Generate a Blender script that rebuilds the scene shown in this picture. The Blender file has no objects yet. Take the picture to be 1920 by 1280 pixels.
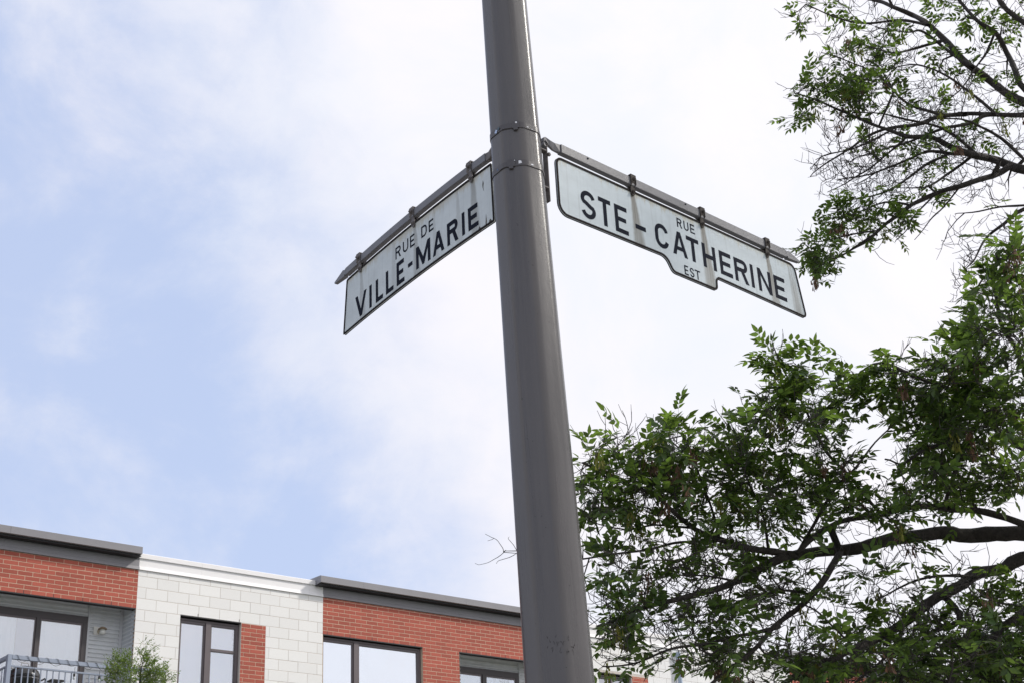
import bpy, bmesh, math, random
import numpy as np
from mathutils import Vector, Matrix, noise

random.seed(7); np.random.seed(7)
C = bpy.context.scene.collection
SC = bpy.context.scene

# ------------------------------------------------------------------ camera
cam = bpy.data.cameras.new('camera'); cam.lens = 50.0; cam.sensor_width = 36.0
cam.clip_start = 0.05; cam.clip_end = 3000
camo = bpy.data.objects.new('camera', cam); C.objects.link(camo)
_r = Vector((0.76972711, -0.6367827, -0.04503297)); _u = Vector((-0.23300901, -0.34593014, 0.90886695))
_f = Vector((0.59432901, 0.68908645, 0.41464791))
M4 = Matrix(((_r.x, _u.x, -_f.x), (_r.y, _u.y, -_f.y), (_r.z, _u.z, -_f.z))).to_4x4()
M4.translation = (0, 0, 1.6)
camo.matrix_world = M4
SC.camera = camo

# ------------------------------------------------------------------ sky and sun
SUN_BEARING = math.radians(121)      # clockwise from +Y
SUN_ELEV = math.radians(38)
w = bpy.data.worlds.new('World'); SC.world = w; w.use_nodes = True
nt = w.node_tree; nt.nodes.clear()
def N(t, kind, **kw):
    n = t.nodes.new(kind)
    for k, v in kw.items(): setattr(n, k, v)
    return n
def math_n(t, op, a, b=None, c=None, clamp=False):
    n = N(t, 'ShaderNodeMath', operation=op); n.use_clamp = clamp
    for i, v in enumerate((a, b, c)):
        if v is None: continue
        if isinstance(v, (int, float)): n.inputs[i].default_value = v
        else: t.links.new(v, n.inputs[i])
    return n.outputs[0]
def maprange(t, v, a, b, c=0.0, d=1.0, smooth=True):
    n = N(t, 'ShaderNodeMapRange'); n.interpolation_type = 'SMOOTHSTEP' if smooth else 'LINEAR'
    t.links.new(v, n.inputs[0])
    for i, x in enumerate((a, b, c, d)): n.inputs[i+1].default_value = x
    return n.outputs[0]
def mixc(t, fac, a, b, blend='MIX'):
    n = N(t, 'ShaderNodeMix', data_type='RGBA', blend_type=blend)
    for s, v in ((0, fac), (6, a), (7, b)):
        if isinstance(v, (int, float)): n.inputs[s].default_value = v
        elif isinstance(v, tuple): n.inputs[s].default_value = (*v, 1) if len(v) == 3 else v
        else: t.links.new(v, n.inputs[s])
    return n.outputs[2]
sky = N(nt, 'ShaderNodeTexSky', sky_type='NISHITA', sun_disc=False)
sky.sun_elevation = SUN_ELEV; sky.sun_rotation = SUN_BEARING
sky.air_density = 1.0; sky.dust_density = 1.2; sky.ozone_density = 1.4
tc = N(nt, 'ShaderNodeTexCoord'); D_ = tc.outputs['Generated']
def vdot(vec):
    n = N(nt, 'ShaderNodeVectorMath', operation='DOT_PRODUCT'); nt.links.new(D_, n.inputs[0]); n.inputs[1].default_value = vec
    return n.outputs['Value']
def sky_noise(scale, detail, rough, stretch=(1, 1, 1), off=(0, 0, 0), dist=0.0):
    mp = N(nt, 'ShaderNodeMapping'); nt.links.new(D_, mp.inputs[0]); mp.inputs['Scale'].default_value = stretch; mp.inputs['Location'].default_value = off
    n = N(nt, 'ShaderNodeTexNoise'); nt.links.new(mp.outputs[0], n.inputs['Vector'])
    n.inputs['Scale'].default_value = scale; n.inputs['Detail'].default_value = detail; n.inputs['Roughness'].default_value = rough; n.inputs['Distortion'].default_value = dist
    return n.outputs['Fac']
# the cloud bank opens to blue on the western side (a soft edge across the sky, torn by noise)
side = vdot((-0.7375, 0.5990, -0.3118))
nA = sky_noise(4.2, 8, .58, off=(3.1, .4, 1.7), dist=.5)
nD = sky_noise(5.5, 9, .60, stretch=(1, 1, 1.25), off=(5.3, 1.4, 3.2), dist=.25)
nB = sky_noise(13.0, 8, .62, stretch=(1, 1, 1.3), off=(.3, 4.4, 2.2), dist=.35)
nC = sky_noise(1.6, 5, .5, off=(7.3, 1.2, .6))
edge = math_n(nt, 'ADD', side, math_n(nt, 'MULTIPLY', math_n(nt, 'SUBTRACT', nA, .5), .15))
edge = math_n(nt, 'ADD', edge, math_n(nt, 'MULTIPLY', math_n(nt, 'SUBTRACT', nB, .5), .12))
blue_open = maprange(nt, edge, -.155, .022)
far_cloud = maprange(nt, nC, .44, .62)
west = maprange(nt, side, .35, .7)
cover_w = math_n(nt, 'MULTIPLY', far_cloud, west)
blue_open = math_n(nt, 'MULTIPLY', blue_open, math_n(nt, 'SUBTRACT', 1.0, cover_w))
veil = math_n(nt, 'MULTIPLY_ADD', maprange(nt, nD, .38, .68), .62, .06)
blue_amt = math_n(nt, 'MULTIPLY', blue_open, math_n(nt, 'SUBTRACT', 1.0, veil))
# cloud brightness: a little brighter towards the sun, soft grey-blue relief
to_sun = vdot((math.sin(SUN_BEARING)*math.cos(SUN_ELEV), math.cos(SUN_BEARING)*math.cos(SUN_ELEV), math.sin(SUN_ELEV)))
glow = maprange(nt, to_sun, -.2, 1.0, .945, 1.13, smooth=False)
relief = maprange(nt, sky_noise(6.0, 7, .6, off=(1.3, 2.2, 9.1), dist=.6), .3, .7, 0, 1)
cl = mixc(nt, relief, (.87, .895, .975), (.965, .94, .985))
glc = N(nt, 'ShaderNodeCombineColor')
for i in range(3): nt.links.new(glow, glc.inputs[i])
cl = mixc(nt, 1.0, cl, glc.outputs[0], 'MULTIPLY')
STR = 0.12
cl10 = mixc(nt, 1.0, cl, (1/STR, 1/STR, 1/STR), 'MULTIPLY')
# thin high haze between the clouds keeps the open sky pale
hazy = mixc(nt, .72, sky.outputs[0], (.64/STR, .76/STR, 1.07/STR))
col = mixc(nt, blue_amt, cl10, hazy)
bg = N(nt, 'ShaderNodeBackground'); nt.links.new(col, bg.inputs[0]); bg.inputs[1].default_value = STR
wo = N(nt, 'ShaderNodeOutputWorld'); nt.links.new(bg.outputs[0], wo.inputs[0])

sun = bpy.data.lights.new('sun', 'SUN'); sun.energy = 3.3; sun.angle = math.radians(4); sun.color = (1, .95, .88)
suno = bpy.data.objects.new('sun', sun); C.objects.link(suno)
sd = Vector((math.sin(SUN_BEARING)*math.cos(SUN_ELEV), math.cos(SUN_BEARING)*math.cos(SUN_ELEV), math.sin(SUN_ELEV)))
suno.rotation_euler = sd.to_track_quat('Z', 'Y').to_euler(); suno.location = (0, 0, 30)
vs = SC.view_settings; vs.view_transform = 'Standard'; vs.look = 'None'; vs.gamma = 1; vs.exposure = 0.0; vs.use_curve_mapping = False
try: SC.cycles.max_bounces = 8; SC.cycles.transparent_max_bounces = 12
except Exception: pass

# ------------------------------------------------------------------ helpers
def tag(o, label=None, cat=None, group=None, kind=None):
    if label: o['label'] = label
    if cat: o['category'] = cat
    if group: o['group'] = group
    if kind: o['kind'] = kind
    return o
def empty(name, loc=(0, 0, 0), rz=0.0, rot=None):
    o = bpy.data.objects.new(name, None); C.objects.link(o); o.location = loc
    o.rotation_euler = rot if rot else (0, 0, rz); o.empty_display_size = .2
    return o
class MB:
    """collects vertices and faces, links them as ONE mesh object"""
    def __init__(s): s.v = []; s.f = []
    def box(s, x0, x1, y0, y1, z0, z1):
        b = len(s.v)
        s.v += [(x0, y0, z0), (x1, y0, z0), (x1, y1, z0), (x0, y1, z0), (x0, y0, z1), (x1, y0, z1), (x1, y1, z1), (x0, y1, z1)]
        s.f += [tuple(b+i for i in q) for q in ((0, 3, 2, 1), (4, 5, 6, 7), (0, 1, 5, 4), (1, 2, 6, 5), (2, 3, 7, 6), (3, 0, 4, 7))]
        return s
    def cbox(s, x0, x1, y0, y1, z0, z1, c):
        """box with chamfered front edges (front = -y)"""
        b = len(s.v)
        s.v += [(x0+c, y0, z0+c), (x1-c, y0, z0+c), (x1-c, y0, z1-c), (x0+c, y0, z1-c),
                (x0, y0+c, z0), (x1, y0+c, z0), (x1, y0+c, z1), (x0, y0+c, z1), (x0, y1, z0), (x1, y1, z0), (x1, y1, z1), (x0, y1, z1)]
        s.f += [tuple(b+i for i in q) for q in ((0, 1, 2, 3), (4, 5, 1, 0), (5, 6, 2, 1), (6, 7, 3, 2), (7, 4, 0, 3), (8, 9, 5, 4), (9, 10, 6, 5), (10, 11, 7, 6), (11, 8, 4, 7))]
        return s
    def prism(s, prof, x0, x1):
        """closed profile of (y,z), extruded along x"""
        b = len(s.v); n = len(prof)
        s.v += [(x0, y, z) for y, z in prof] + [(x1, y, z) for y, z in prof]
        s.f += [(b+i, b+(i+1) % n, b+n+(i+1) % n, b+n+i) for i in range(n)]
        s.f += [tuple(b+i for i in reversed(range(n))), tuple(b+n+i for i in range(n))]
        return s
    def tube(s, pts, rad, k=6, cap=True):
        """pts: list of 3D points, rad: list or number"""
        n = len(pts); b = len(s.v); prev = None
        P = [Vector(p) for p in pts]
        for i in range(n):
            t = (P[min(i+1, n-1)]-P[max(i-1, 0)])
            if t.length < 1e-9: t = Vector((0, 0, 1))
            t.normalize()
            if prev is None: a = t.orthogonal().normalized()
            else:
                a = prev-t*prev.dot(t)
                a = a.normalized() if a.length > 1e-6 else t.orthogonal().normalized()
            prev = a; c = t.cross(a); r = rad[i] if hasattr(rad, '__len__') else rad
            for j in range(k):
                th = 2*math.pi*j/k; p = P[i]+(a*math.cos(th)+c*math.sin(th))*r; s.v.append(tuple(p))
        for i in range(n-1):
            for j in range(k):
                s.f.append((b+i*k+j, b+i*k+(j+1) % k, b+(i+1)*k+(j+1) % k, b+(i+1)*k+j))
        if cap:
            s.f.append(tuple(b+j for j in reversed(range(k)))); s.f.append(tuple(b+(n-1)*k+j for j in range(k)))
        return s
    def lathe(s, prof, cx, cy, z, k=16, axis='z'):
        b = len(s.v); n = len(prof)
        for r, h in prof:
            for j in range(k):
                th = 2*math.pi*j/k
                if axis == 'z': s.v.append((cx+r*math.cos(th), cy+r*math.sin(th), z+h))
                else: s.v.append((cx+r*math.cos(th), cy+h, z+r*math.sin(th)))
        for i in range(n-1):
            for j in range(k):
                s.f.append((b+i*k+j, b+i*k+(j+1) % k, b+(i+1)*k+(j+1) % k, b+(i+1)*k+j))
        s.f.append(tuple(b+j for j in reversed(range(k)))); s.f.append(tuple(b+(n-1)*k+j for j in range(k)))
        return s
    def mesh(s, name, mat=None, smooth=False):
        m = bpy.data.meshes.new(name); m.from_pydata(s.v, [], s.f); m.update()
        if mat: m.materials.append(mat)
        if smooth: m.polygons.foreach_set('use_smooth', [True]*len(m.polygons))
        return m
    def build(s, name, mat, parent=None, smooth=False, kind=None, bevel=0, fix=True):
        m = s.mesh(name, mat, smooth)
        if fix or bevel:
            bm = bmesh.new(); bm.from_mesh(m)
            if bevel:
                bmesh.ops.bevel(bm, geom=[e for e in bm.edges if e.is_manifold and e.calc_face_angle(0) > .5], offset=bevel, segments=2, affect='EDGES', clamp_overlap=True)
            bmesh.ops.recalc_face_normals(bm, faces=bm.faces); bm.to_mesh(m); bm.free()
            if smooth: m.polygons.foreach_set('use_smooth', [True]*len(m.polygons))
        o = bpy.data.objects.new(name, m); C.objects.link(o)
        if parent: o.parent = parent
        if kind: o['kind'] = kind
        return o
def child(name, mesh, parent, loc=(0, 0, 0), scale=None, rot=None):
    o = bpy.data.objects.new(name, mesh); C.objects.link(o); o.parent = parent; o.location = loc
    if scale: o.scale = scale
    if rot: o.rotation_euler = rot
    return o

# ------------------------------------------------------------------ materials
def mat(name, base, rough=.7, metal=0.0, var=0.0, vscale=8.0, bump=0.0, bscale=60.0, spec=.5, island=False, objrand=False, coat=0):
    m = bpy.data.materials.new(name); m.use_nodes = True; t = m.node_tree
    p = t.nodes['Principled BSDF']
    p.inputs['Base Color'].default_value = (*base, 1); p.inputs['Roughness'].default_value = rough
    p.inputs['Metallic'].default_value = metal; p.inputs['Specular IOR Level'].default_value = spec
    if coat: p.inputs['Coat Weight'].default_value = coat; p.inputs['Coat Roughness'].default_value = .15
    tcn = N(t, 'ShaderNodeTexCoord'); col = None
    fac = []
    if var:
        n = N(t, 'ShaderNodeTexNoise'); t.links.new(tcn.outputs['Object'], n.inputs['Vector']); n.inputs['Scale'].default_value = vscale; n.inputs['Detail'].default_value = 6; n.inputs['Roughness'].default_value = .6
        fac.append(maprange(t, n.outputs['Fac'], .3, .7, 1-var, 1+var, smooth=False))
    if island:
        g = N(t, 'ShaderNodeNewGeometry'); fac.append(maprange(t, g.outputs['Random Per Island'], 0, 1, 1-island, 1+island, smooth=False))
    if objrand:
        g = N(t, 'ShaderNodeObjectInfo'); fac.append(maprange(t, g.outputs['Random'], 0, 1, 1-objrand, 1+objrand, smooth=False))
    if fac:
        f = fac[0]
        for g in fac[1:]: f = math_n(t, 'MULTIPLY', f, g)
        cc = N(t, 'ShaderNodeCombineColor')
        for i in range(3): t.links.new(f, cc.inputs[i])
        col = mixc(t, 1.0, (*base, 1), cc.outputs[0], 'MULTIPLY'); t.links.new(col, p.inputs['Base Color'])
    if bump:
        n = N(t, 'ShaderNodeTexNoise'); t.links.new(tcn.outputs['Object'], n.inputs['Vector']); n.inputs['Scale'].default_value = bscale; n.inputs['Detail'].default_value = 5
        b = N(t, 'ShaderNodeBump'); b.inputs['Strength'].default_value = 1; b.inputs['Distance'].default_value = bump
        t.links.new(n.outputs['Fac'], b.inputs['Height']); t.links.new(b.outputs[0], p.inputs['Normal'])
    m['col'] = 1
    return m
MT = {}
MT['brick'] = mat('red_brick', (.375, .09, .06), .85, var=.16, vscale=55, bump=.0012, bscale=220, objrand=.14, island=False)
MT['brick_far'] = mat('red_brick_field', (.375, .09, .06), .85, var=.16, vscale=55, bump=.0012, bscale=220, island=.12)
MT['block'] = mat('pale_block', (.78, .775, .755), .85, var=.03, vscale=30, bump=.001, bscale=150, objrand=.03)
MT['block_far'] = mat('pale_block_field', (.77, .77, .76), .85, var=.03, vscale=30, island=.03)
MT['mortar_red'] = mat('cream_mortar', (.60, .46, .34), .95, var=.12, vscale=20)
MT['mortar_white'] = mat('grey_mortar', (.57, .52, .47), .95, var=.1, vscale=20)
MT['grey_metal'] = mat('charcoal_flashing', (.23, .225, .24), .42, var=.06, vscale=3, spec=.5)
MT['white_metal'] = mat('white_flashing', (.80, .79, .79), .45, var=.03, vscale=3)
MT['siding'] = mat('grey_siding', (.60, .615, .63), .5, var=.06, vscale=6)
MT['trim'] = mat('grey_trim', (.52, .53, .55), .5)
MT['frame'] = mat('taupe_window_frame', (.115, .095, .1), .45, var=.05, vscale=5)
MT['door_frame'] = mat('shaded_door_frame', (.055, .046, .048), .45, var=.05, vscale=5)  # frame colour darkened to carry the shade of the recess
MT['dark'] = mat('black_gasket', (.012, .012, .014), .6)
MT['interior'] = mat('dark_interior', (.05, .05, .06), .9)
MT['blind'] = mat('white_blind', (.93, .94, .98), .8, var=.02, vscale=3)
MT['rail'] = mat('blue_grey_rail', (.27, .31, .39), .45, var=.05, vscale=10)
MT['lightgrey'] = mat('light_grey_panel', (.5, .52, .54), .6)
MT['black'] = mat('black_enamel', (.012, .012, .013), .18, coat=.5)
MT['blackrub'] = mat('black_rubber', (.018, .018, .02), .6)
MT['steel'] = mat('bright_steel', (.5, .5, .5), .35, metal=1)
MT['downpipe'] = mat('blue_grey_downpipe', (.36, .44, .54), .5, var=.06, vscale=5)
MT['concrete'] = mat('concrete_paving', (.33, .32, .30), .9, var=.12, vscale=1.2, bump=.002, bscale=90)
MT['asphalt'] = mat('asphalt', (.05, .05, .052), .9, var=.2, vscale=2.5, bump=.004, bscale=160)
MT['grass_soil'] = mat('lawn', (.05, .08, .025), .95, var=.4, vscale=3, bump=.02, bscale=60)
MT['paint_line'] = mat('road_paint', (.75, .75, .72), .8, var=.1, vscale=12)
MT['roof'] = mat('gravel_roof', (.3, .3, .3), .95, var=.2, vscale=10)
# glass: thin pane, part mirror, part see-through
def glass(name, tint, refl):
    m = bpy.data.materials.new(name); m.use_nodes = True; t = m.node_tree; t.nodes.clear()
    tr = N(t, 'ShaderNodeBsdfTransparent'); tr.inputs[0].default_value = (*tint, 1)
    gl = N(t, 'ShaderNodeBsdfGlossy'); gl.inputs['Roughness'].default_value = .015; gl.inputs[0].default_value = (.95, .97, 1, 1)
    tcn = N(t, 'ShaderNodeTexCoord'); n = N(t, 'ShaderNodeTexNoise'); t.links.new(tcn.outputs['Object'], n.inputs['Vector']); n.inputs['Scale'].default_value = 1.6
    b = N(t, 'ShaderNodeBump'); b.inputs['Distance'].default_value = .004; t.links.new(n.outputs['Fac'], b.inputs['Height']); t.links.new(b.outputs[0], gl.inputs['Normal'])
    fr = N(t, 'ShaderNodeFresnel'); fr.inputs[0].default_value = 1.5
    f = math_n(t, 'ADD', fr.outputs[0], refl, clamp=True)
    mx = N(t, 'ShaderNodeMixShader'); t.links.new(f, mx.inputs[0]); t.links.new(tr.outputs[0], mx.inputs[1]); t.links.new(gl.outputs[0], mx.inputs[2])
    o = N(t, 'ShaderNodeOutputMaterial'); t.links.new(mx.outputs[0], o.inputs[0])
    return m
MT['glass'] = glass('window_glass', (.96, .97, .99), .42)
MT['glass_b'] = glass('mirror_window_glass', (.95, .96, .97), .80)
MT['door_glass'] = glass('door_glass', (.96, .98, .99), .30)
# curtain cloth with a little light through it
def cloth():
    m = bpy.data.materials.new('sheer_curtain'); m.use_nodes = True; t = m.node_tree; p = t.nodes['Principled BSDF']
    p.inputs['Base Color'].default_value = (.90, .94, .97, 1); p.inputs['Roughness'].default_value = .9
    return m
MT['curtain'] = cloth()
MT['curtain'].node_tree.nodes['Principled BSDF'].inputs['Sheen Weight'].default_value = .2

# ------------------------------------------------------------------ ground
MB().box(-400, 400, -400, 400, -.4, -.16).build('ground', MT['grass_soil'], kind='structure')
MB().box(-60, 90, -9.0, 5.6, -.15, 0).build('pavement', MT['concrete'], kind='structure')
MB().box(-60, 90, 5.75, 14.0, -.155, -.14).build('road', MT['asphalt'], kind='structure')
MB().box(-60, 90, 14.15, 17.0, -.15, 0).build('far_pavement', MT['concrete'], kind='structure')
kb = MB()
kb.box(-60, 90, 5.602, 5.748, -.15, .003); kb.build('kerb', MT['concrete'], kind='structure', bevel=.01)
MB().box(-60, 90, 14.002, 14.148, -.15, .003).build('far_kerb', MT['concrete'], kind='structure', bevel=.01)
for i in range(20):
    MB().box(-58+7*i, -55+7*i, 9.8, 9.92, -.139, -.136).build('road_marking', MT['paint_line'], kind='structure')
MB().box(-60, 90, 17.02, 21.9, -.15, .02).build('lawn', MT['grass_soil'], kind='structure')
# ------------------------------------------------------------------ the apartment building
FY = 22.0                       # plane of the brick faces
bld = empty('apartment_building', (20, 22, 0))
tag(bld, 'low flat-roofed apartment building of red brick and white block with grey metal cornices', 'building')
def bl(o):                       # building parts are modelled in world coordinates
    o.parent = bld; o.location = Vector(o.location)-Vector((20, 22, 0)); return o
body = MB().box(-6, 38, 22.53, 34, -.1, 8.50); bl(body.build('wall', MT['interior']))
bl(MB().box(-5.98, 37.98, 22.30, 33.9, 8.503, 8.56).build('roof', MT['roof']))
openings = [   # x0,x1,z0,z1
    (5.6, 10.365, 5.36, 7.713), (11.187, 12.365, 5.55, 7.705), (14.063, 16.318, 5.55, 7.690), (17.208, 20.05, 5.36, 7.690),
    (20.93, 21.90, 5.55, 7.655), (28.2, 30.3, 5.55, 7.69)]
strips = [(12.372, 12.861, 5.0, 7.699), (21.915, 22.40, 5.0, 7.655)]     # red brick strips set into white block
secs = [('red', 3.0, 10.367, 8.374), ('white', 10.367, 14.055, 8.378), ('red', 14.055, 20.3, 8.376), ('white', 20.3, 27.22, 8.378), ('red', 27.22, 38.0, 8.376)]
ZB = 5.0
def cut(x0, x1, holes):
    """interval minus a list of intervals"""
    segs = [(x0, x1)]
    for h0, h1 in holes:
        out = []
        for a, b in segs:
            if h1 <= a or h0 >= b: out.append((a, b)); continue
            if h0 > a: out.append((a, h0))
            if h1 < b: out.append((h1, b))
        segs = out
    return segs
def bed(x0, x1, z0, z1, m, holes):
    mb = MB(); zs = sorted({z0, z1}|{z for h in holes for z in h[2:] if z0 < z < z1})
    for za, zb_ in zip(zs[:-1], zs[1:]):
        hh = [(h[0], h[1]) for h in holes if h[2] < zb_-1e-6 and h[3] > za+1e-6]
        for a, b in cut(x0, x1, hh): mb.box(a, b, FY+.0024, FY+.13, za, zb_)
    return bl(mb.build('mortar_bed', m))
for kind, a, b, zt in secs:
    hs = [o for o in openings if o[0] < b and o[1] > a]
    if kind == 'white': hs = hs+[s for s in strips if s[0] < b and s[1] > a]
    bed(a, b, ZB, zt, MT['mortar_red' if kind == 'red' else 'mortar_white'], hs)
for s in strips: bed(s[0]+.001, s[1]-.001, s[2], s[3], MT['mortar_red'], [])
# plain lower wall, below the picture
for kind, a, b, zt in secs:
    bl(MB().box(a, b, FY+.004, FY+.13, -.1, ZB-.002).build('lower_wall', MT['brick_far' if kind == 'red' else 'block_far']))
BL, BH, J = .249, .0732, .0092
brick_mesh = MB().cbox(0, 1, 0, .03, 0, BH-J, .0012).mesh('brick', MT['brick'])
WL, WH, WJ = .4015, .1907, .0065
bricks, blocks = [], []
def lay(x0, x1, z0, z1, L_, H_, J_, phase, holes, out, zbase):
    k = math.floor((z0-zbase)/H_)
    while True:
        za = zbase+k*H_; zb_ = za+H_
        if za >= z1-.012: break
        k += 1
        if zb_ <= z0+.01: continue
        ca, cb = max(za, z0), min(zb_, z1)
        hh = [(h[0], h[1]) for h in holes if h[2] < cb-.02 and h[3] > ca+.02]
        ph = phase+(L_/2 if k % 2 else 0)
        for a, b in cut(x0, x1, hh):
            n = math.floor((a-ph)/L_); x = ph+n*L_
            while x < b:
                xa, xb = max(x, a), min(x+L_, b)
                if xb-xa > .03:
                    ja = J_/2 if xa > a+1e-6 else .001; jb = J_/2 if xb < b-1e-6 else .001
                    out.append((xa+ja, xb-jb, ca+J_*.5, cb-J_*.5))
                x += L_
for kind, a, b, zt in secs:
    hs = [o for o in openings if o[0] < b and o[1] > a]
    if kind == 'red': lay(a, b, ZB, zt, BL, BH, J, 14.152, hs, bricks, (7.713 if b < 12 else 7.690)-40*BH)
    else: lay(a, b, ZB, zt, WL, WH, WJ, 10.928, hs+[s for s in strips if s[0] < b and s[1] > a], blocks, 7.704-20*WH)
for s in strips: lay(s[0], s[1], s[2], s[3], BL, BH, J, s[0]+.18, [], bricks, 7.70-40*BH)
def in_view(x, z):
    p = Vector((x, FY, z))-Vector((0, 0, 1.6)); d = p.dot(_f); return (.5+p.dot(_r)/d/.72, .5+p.dot(_u)/d/.72*1920/1280)
def piece_key(q):
    u, v = in_view((q[0]+q[1])/2, (q[2]+q[3])/2)
    ok = -.01 < u < .51 and v > -.01
    return (0 if ok else 1, q[0])
def place(lst, name, me, mfar, depth, limit, H):
    lst.sort(key=piece_key)
    for q in lst[:limit]:
        o = child(name, me, bld, scale=(q[1]-q[0], 1, (q[3]-q[2])/H))
        o.location = Vector((q[0], FY+random.uniform(-.0007, .0007), q[2]))-Vector((20, 22, 0))
        o.rotation_euler = (random.uniform(-.004, .004), 0, random.uniform(-.0015, .0015))
    mb = MB()
    for q in lst[limit:]:
        d = random.uniform(-.0007, .0007); mb.cbox(q[0], q[1], FY+d, FY+depth, q[2], q[3], .0012)
    if mb.v: bl(mb.build(name+'_field', mfar, kind='stuff', fix=False))
place(bricks, 'brick', brick_mesh, MT['brick_far'], .03, 298, BH-J)
block_mesh = MB().cbox(0, 1, 0, .03, 0, WH-WJ, .003).mesh('block', MT['block'])
place(blocks, 'block', block_mesh, MT['block_far'], .03, 230, WH-WJ)
# weep slots above the lintels
wp = MB()
for (x0, x1, zz) in ((6.2, 10.3, 7.713), (14.1, 16.3, 7.690), (17.25, 20.0, 7.690)):
    x = 14.152+BL*math.ceil((x0-14.152)/BL)+BL*.5*0
    while x < x1: wp.box(x-.005, x+.005, FY-.0008, FY+.006, zz+.002, zz+.062); x += 2*BL
for x in (11.518, 11.92, 12.322): wp.box(x-.004, x+.004, FY-.0008, FY+.006, 7.707, 7.76)
bl(wp.build('weep_slots', MT['dark'], kind='stuff'))
# steel angles over the openings
for (x0, x1, zz) in ((5.6, 10.365, 7.713), (11.187, 12.365, 7.705), (14.063, 16.318, 7.690), (17.208, 20.05, 7.690), (20.93, 21.90, 7.655), (28.2, 30.3, 7.69)):
    bl(MB().box(x0+.002, x1-.002, FY-.0015, FY+.12, zz-.014, zz+.0055).build('lintel_angle', MT['dark']))
# cornices
def cornice(x0, x1, seams):
    xs = [x0]+[s for s in seams if x0 < s < x1]+[x1]
    for a, b in zip(xs[:-1], xs[1:]):
        prof = [(21.79, 8.60), (21.79, 8.715), (21.80, 8.722), (22.7, 8.735), (22.7, 8.60), (FY-.006, 8.572), (FY-.006, 8.575), (21.803, 8.5965)]
        prof = [(21.79, 8.598), (21.79, 8.716), (21.81, 8.724), (22.7, 8.74), (22.7, 8.57), (21.99, 8.574), (21.80, 8.594)]
        o = bl(MB().prism(prof, a+.0015, b-.0015).build('cornice_panel', MT['grey_metal']))
    fx = [x0+.05 if x0 > 5 else x0]+[s+.02 for s in seams if x0+.3 < s < x1-.3]+[x1+.04 if x1 < 30 else x1]
    return fx
def fascia(x0, x1, seams, m, low, name):
    xs = [x0]+[s for s in seams if x0 < s < x1]+[x1]
    for a, b in zip(xs[:-1], xs[1:]):
        prof = [(FY-.004, 8.573), (FY-.004, low+.062), (FY-.016, low+.055), (FY-.026, low), (FY+.2, low), (FY+.2, 8.573)]
        bl(MB().prism(prof, a+.001, b-.001).build(name, m))
cornice(3.0, 10.32, [4.9, 8.04]); cornice(13.87, 20.45, [14.82, 17.26, 19.7]); cornice(27.08, 38.0, [30.1, 33.1])
for a, b in ((3.0, 10.318), (13.872, 20.448), (27.082, 38.0)):      # black strip standing in for the deep shade under the eaves
    bl(MB().box(a, b, 21.83, FY-.008, 8.560, 8.5745).build('soffit_shade_strip', MT['dark']))
fascia(3.0, 10.368, [4.9, 8.03], MT['grey_metal'], 8.379, 'fascia_panel')
fascia(14.052, 20.3, [14.83, 17.22, 19.7], MT['grey_metal'], 8.381, 'fascia_panel')
fascia(27.22, 38, [30.1, 33.1], MT['grey_metal'], 8.381, 'fascia_panel')
fascia(10.370, 14.050, [11.55, 13.75], MT['white_metal'], 8.380, 'white_fascia')
fascia(20.302, 27.218, [23.0, 25.6], MT['white_metal'], 8.380, 'white_fascia')
for xa, xb, ss in ((10.322, 13.868, [11.54]), (20.452, 27.078, [22.9, 25.0])):
    xs = [xa]+ss+[xb]
    for a, b in zip(xs[:-1], xs[1:]):
        prof = [(FY-.03, 8.580), (FY-.03, 8.655), (FY-.02, 8.664), (22.7, 8.672), (22.7, 8.576), (FY-.008, 8.576)]
        bl(MB().prism(prof, a+.001, b-.001).build('coping', MT['white_metal']))
# windows
def window(x0, x1, z0, z1, cols, blinds=True, gl='glass'):
    """cols: list of (xa, xb, [transom heights])"""
    yf = FY+.055
    f = MB(); t_ = .035
    f.box(x0+.002, x1-.002, yf+.01, yf+.09, z1-.052, z1-.018); f.box(x0+.002, x1-.002, yf+.01, yf+.09, z0+.002, z0+.05)
    f.box(x0+.002, x0+.040, yf+.011, yf+.09, z0+.05, z1-.052); f.box(x1-.062, x1-.002, yf+.011, yf+.09, z0+.05, z1-.052)
    for (a, b), (c, d) in zip([(q[0], q[1]) for q in cols[:-1]], [(q[0], q[1]) for q in cols[1:]]):
        f.box(b+.024, c-.024, yf-.004, yf+.09, z0+.05, z1-.052)
    fo = bl(f.build('window', MT['frame'], bevel=.003))
    for a, b, tr in cols:
        zs = [z0+.09]+tr+[z1-.098]; w = .026
        s = MB(); s.box(a-w, b+w, yf+.016, yf+.07, z1-.098, z1-.056); s.box(a-w, b+w, yf+.016, yf+.07, z0+.052, z0+.09)
        s.box(a-w, a, yf+.016, yf+.07, z0+.09, z1-.098); s.box(b, b+w, yf+.016, yf+.07, z0+.09, z1-.098)
        for z in tr: s.box(a, b, yf+.012, yf+.066, z-.024, z+.024)
        so = s.build('sash', MT['frame'], fo, bevel=.003)
        for za, zb_ in zip(zs[:-1], zs[1:]):
            MB().box(a-.004, b+.004, yf+.040, yf+.046, za-.003, zb_+.003).build('pane', MT[gl], fo)
    if blinds:
        MB().box(x0+.06, x1-.06, yf+.14, yf+.145, z0+.06, z1-.055).build('blind', MT['blind'], fo)
    return fo
window(11.187, 12.365, 5.55, 7.690, [(11.252, 11.683, []), (11.832, 12.292, [7.183])])
window(14.063, 16.318, 5.55, 7.679, [(14.118, 14.748, []), (14.905, 16.232, [])], gl='glass_b')
window(20.93, 21.90, 5.55, 7.640, [(20.99, 21.30, []), (21.40, 21.81, [])])
window(28.2, 30.3, 5.55, 7.675, [(28.27, 29.0, []), (29.15, 30.2, [])])
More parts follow.
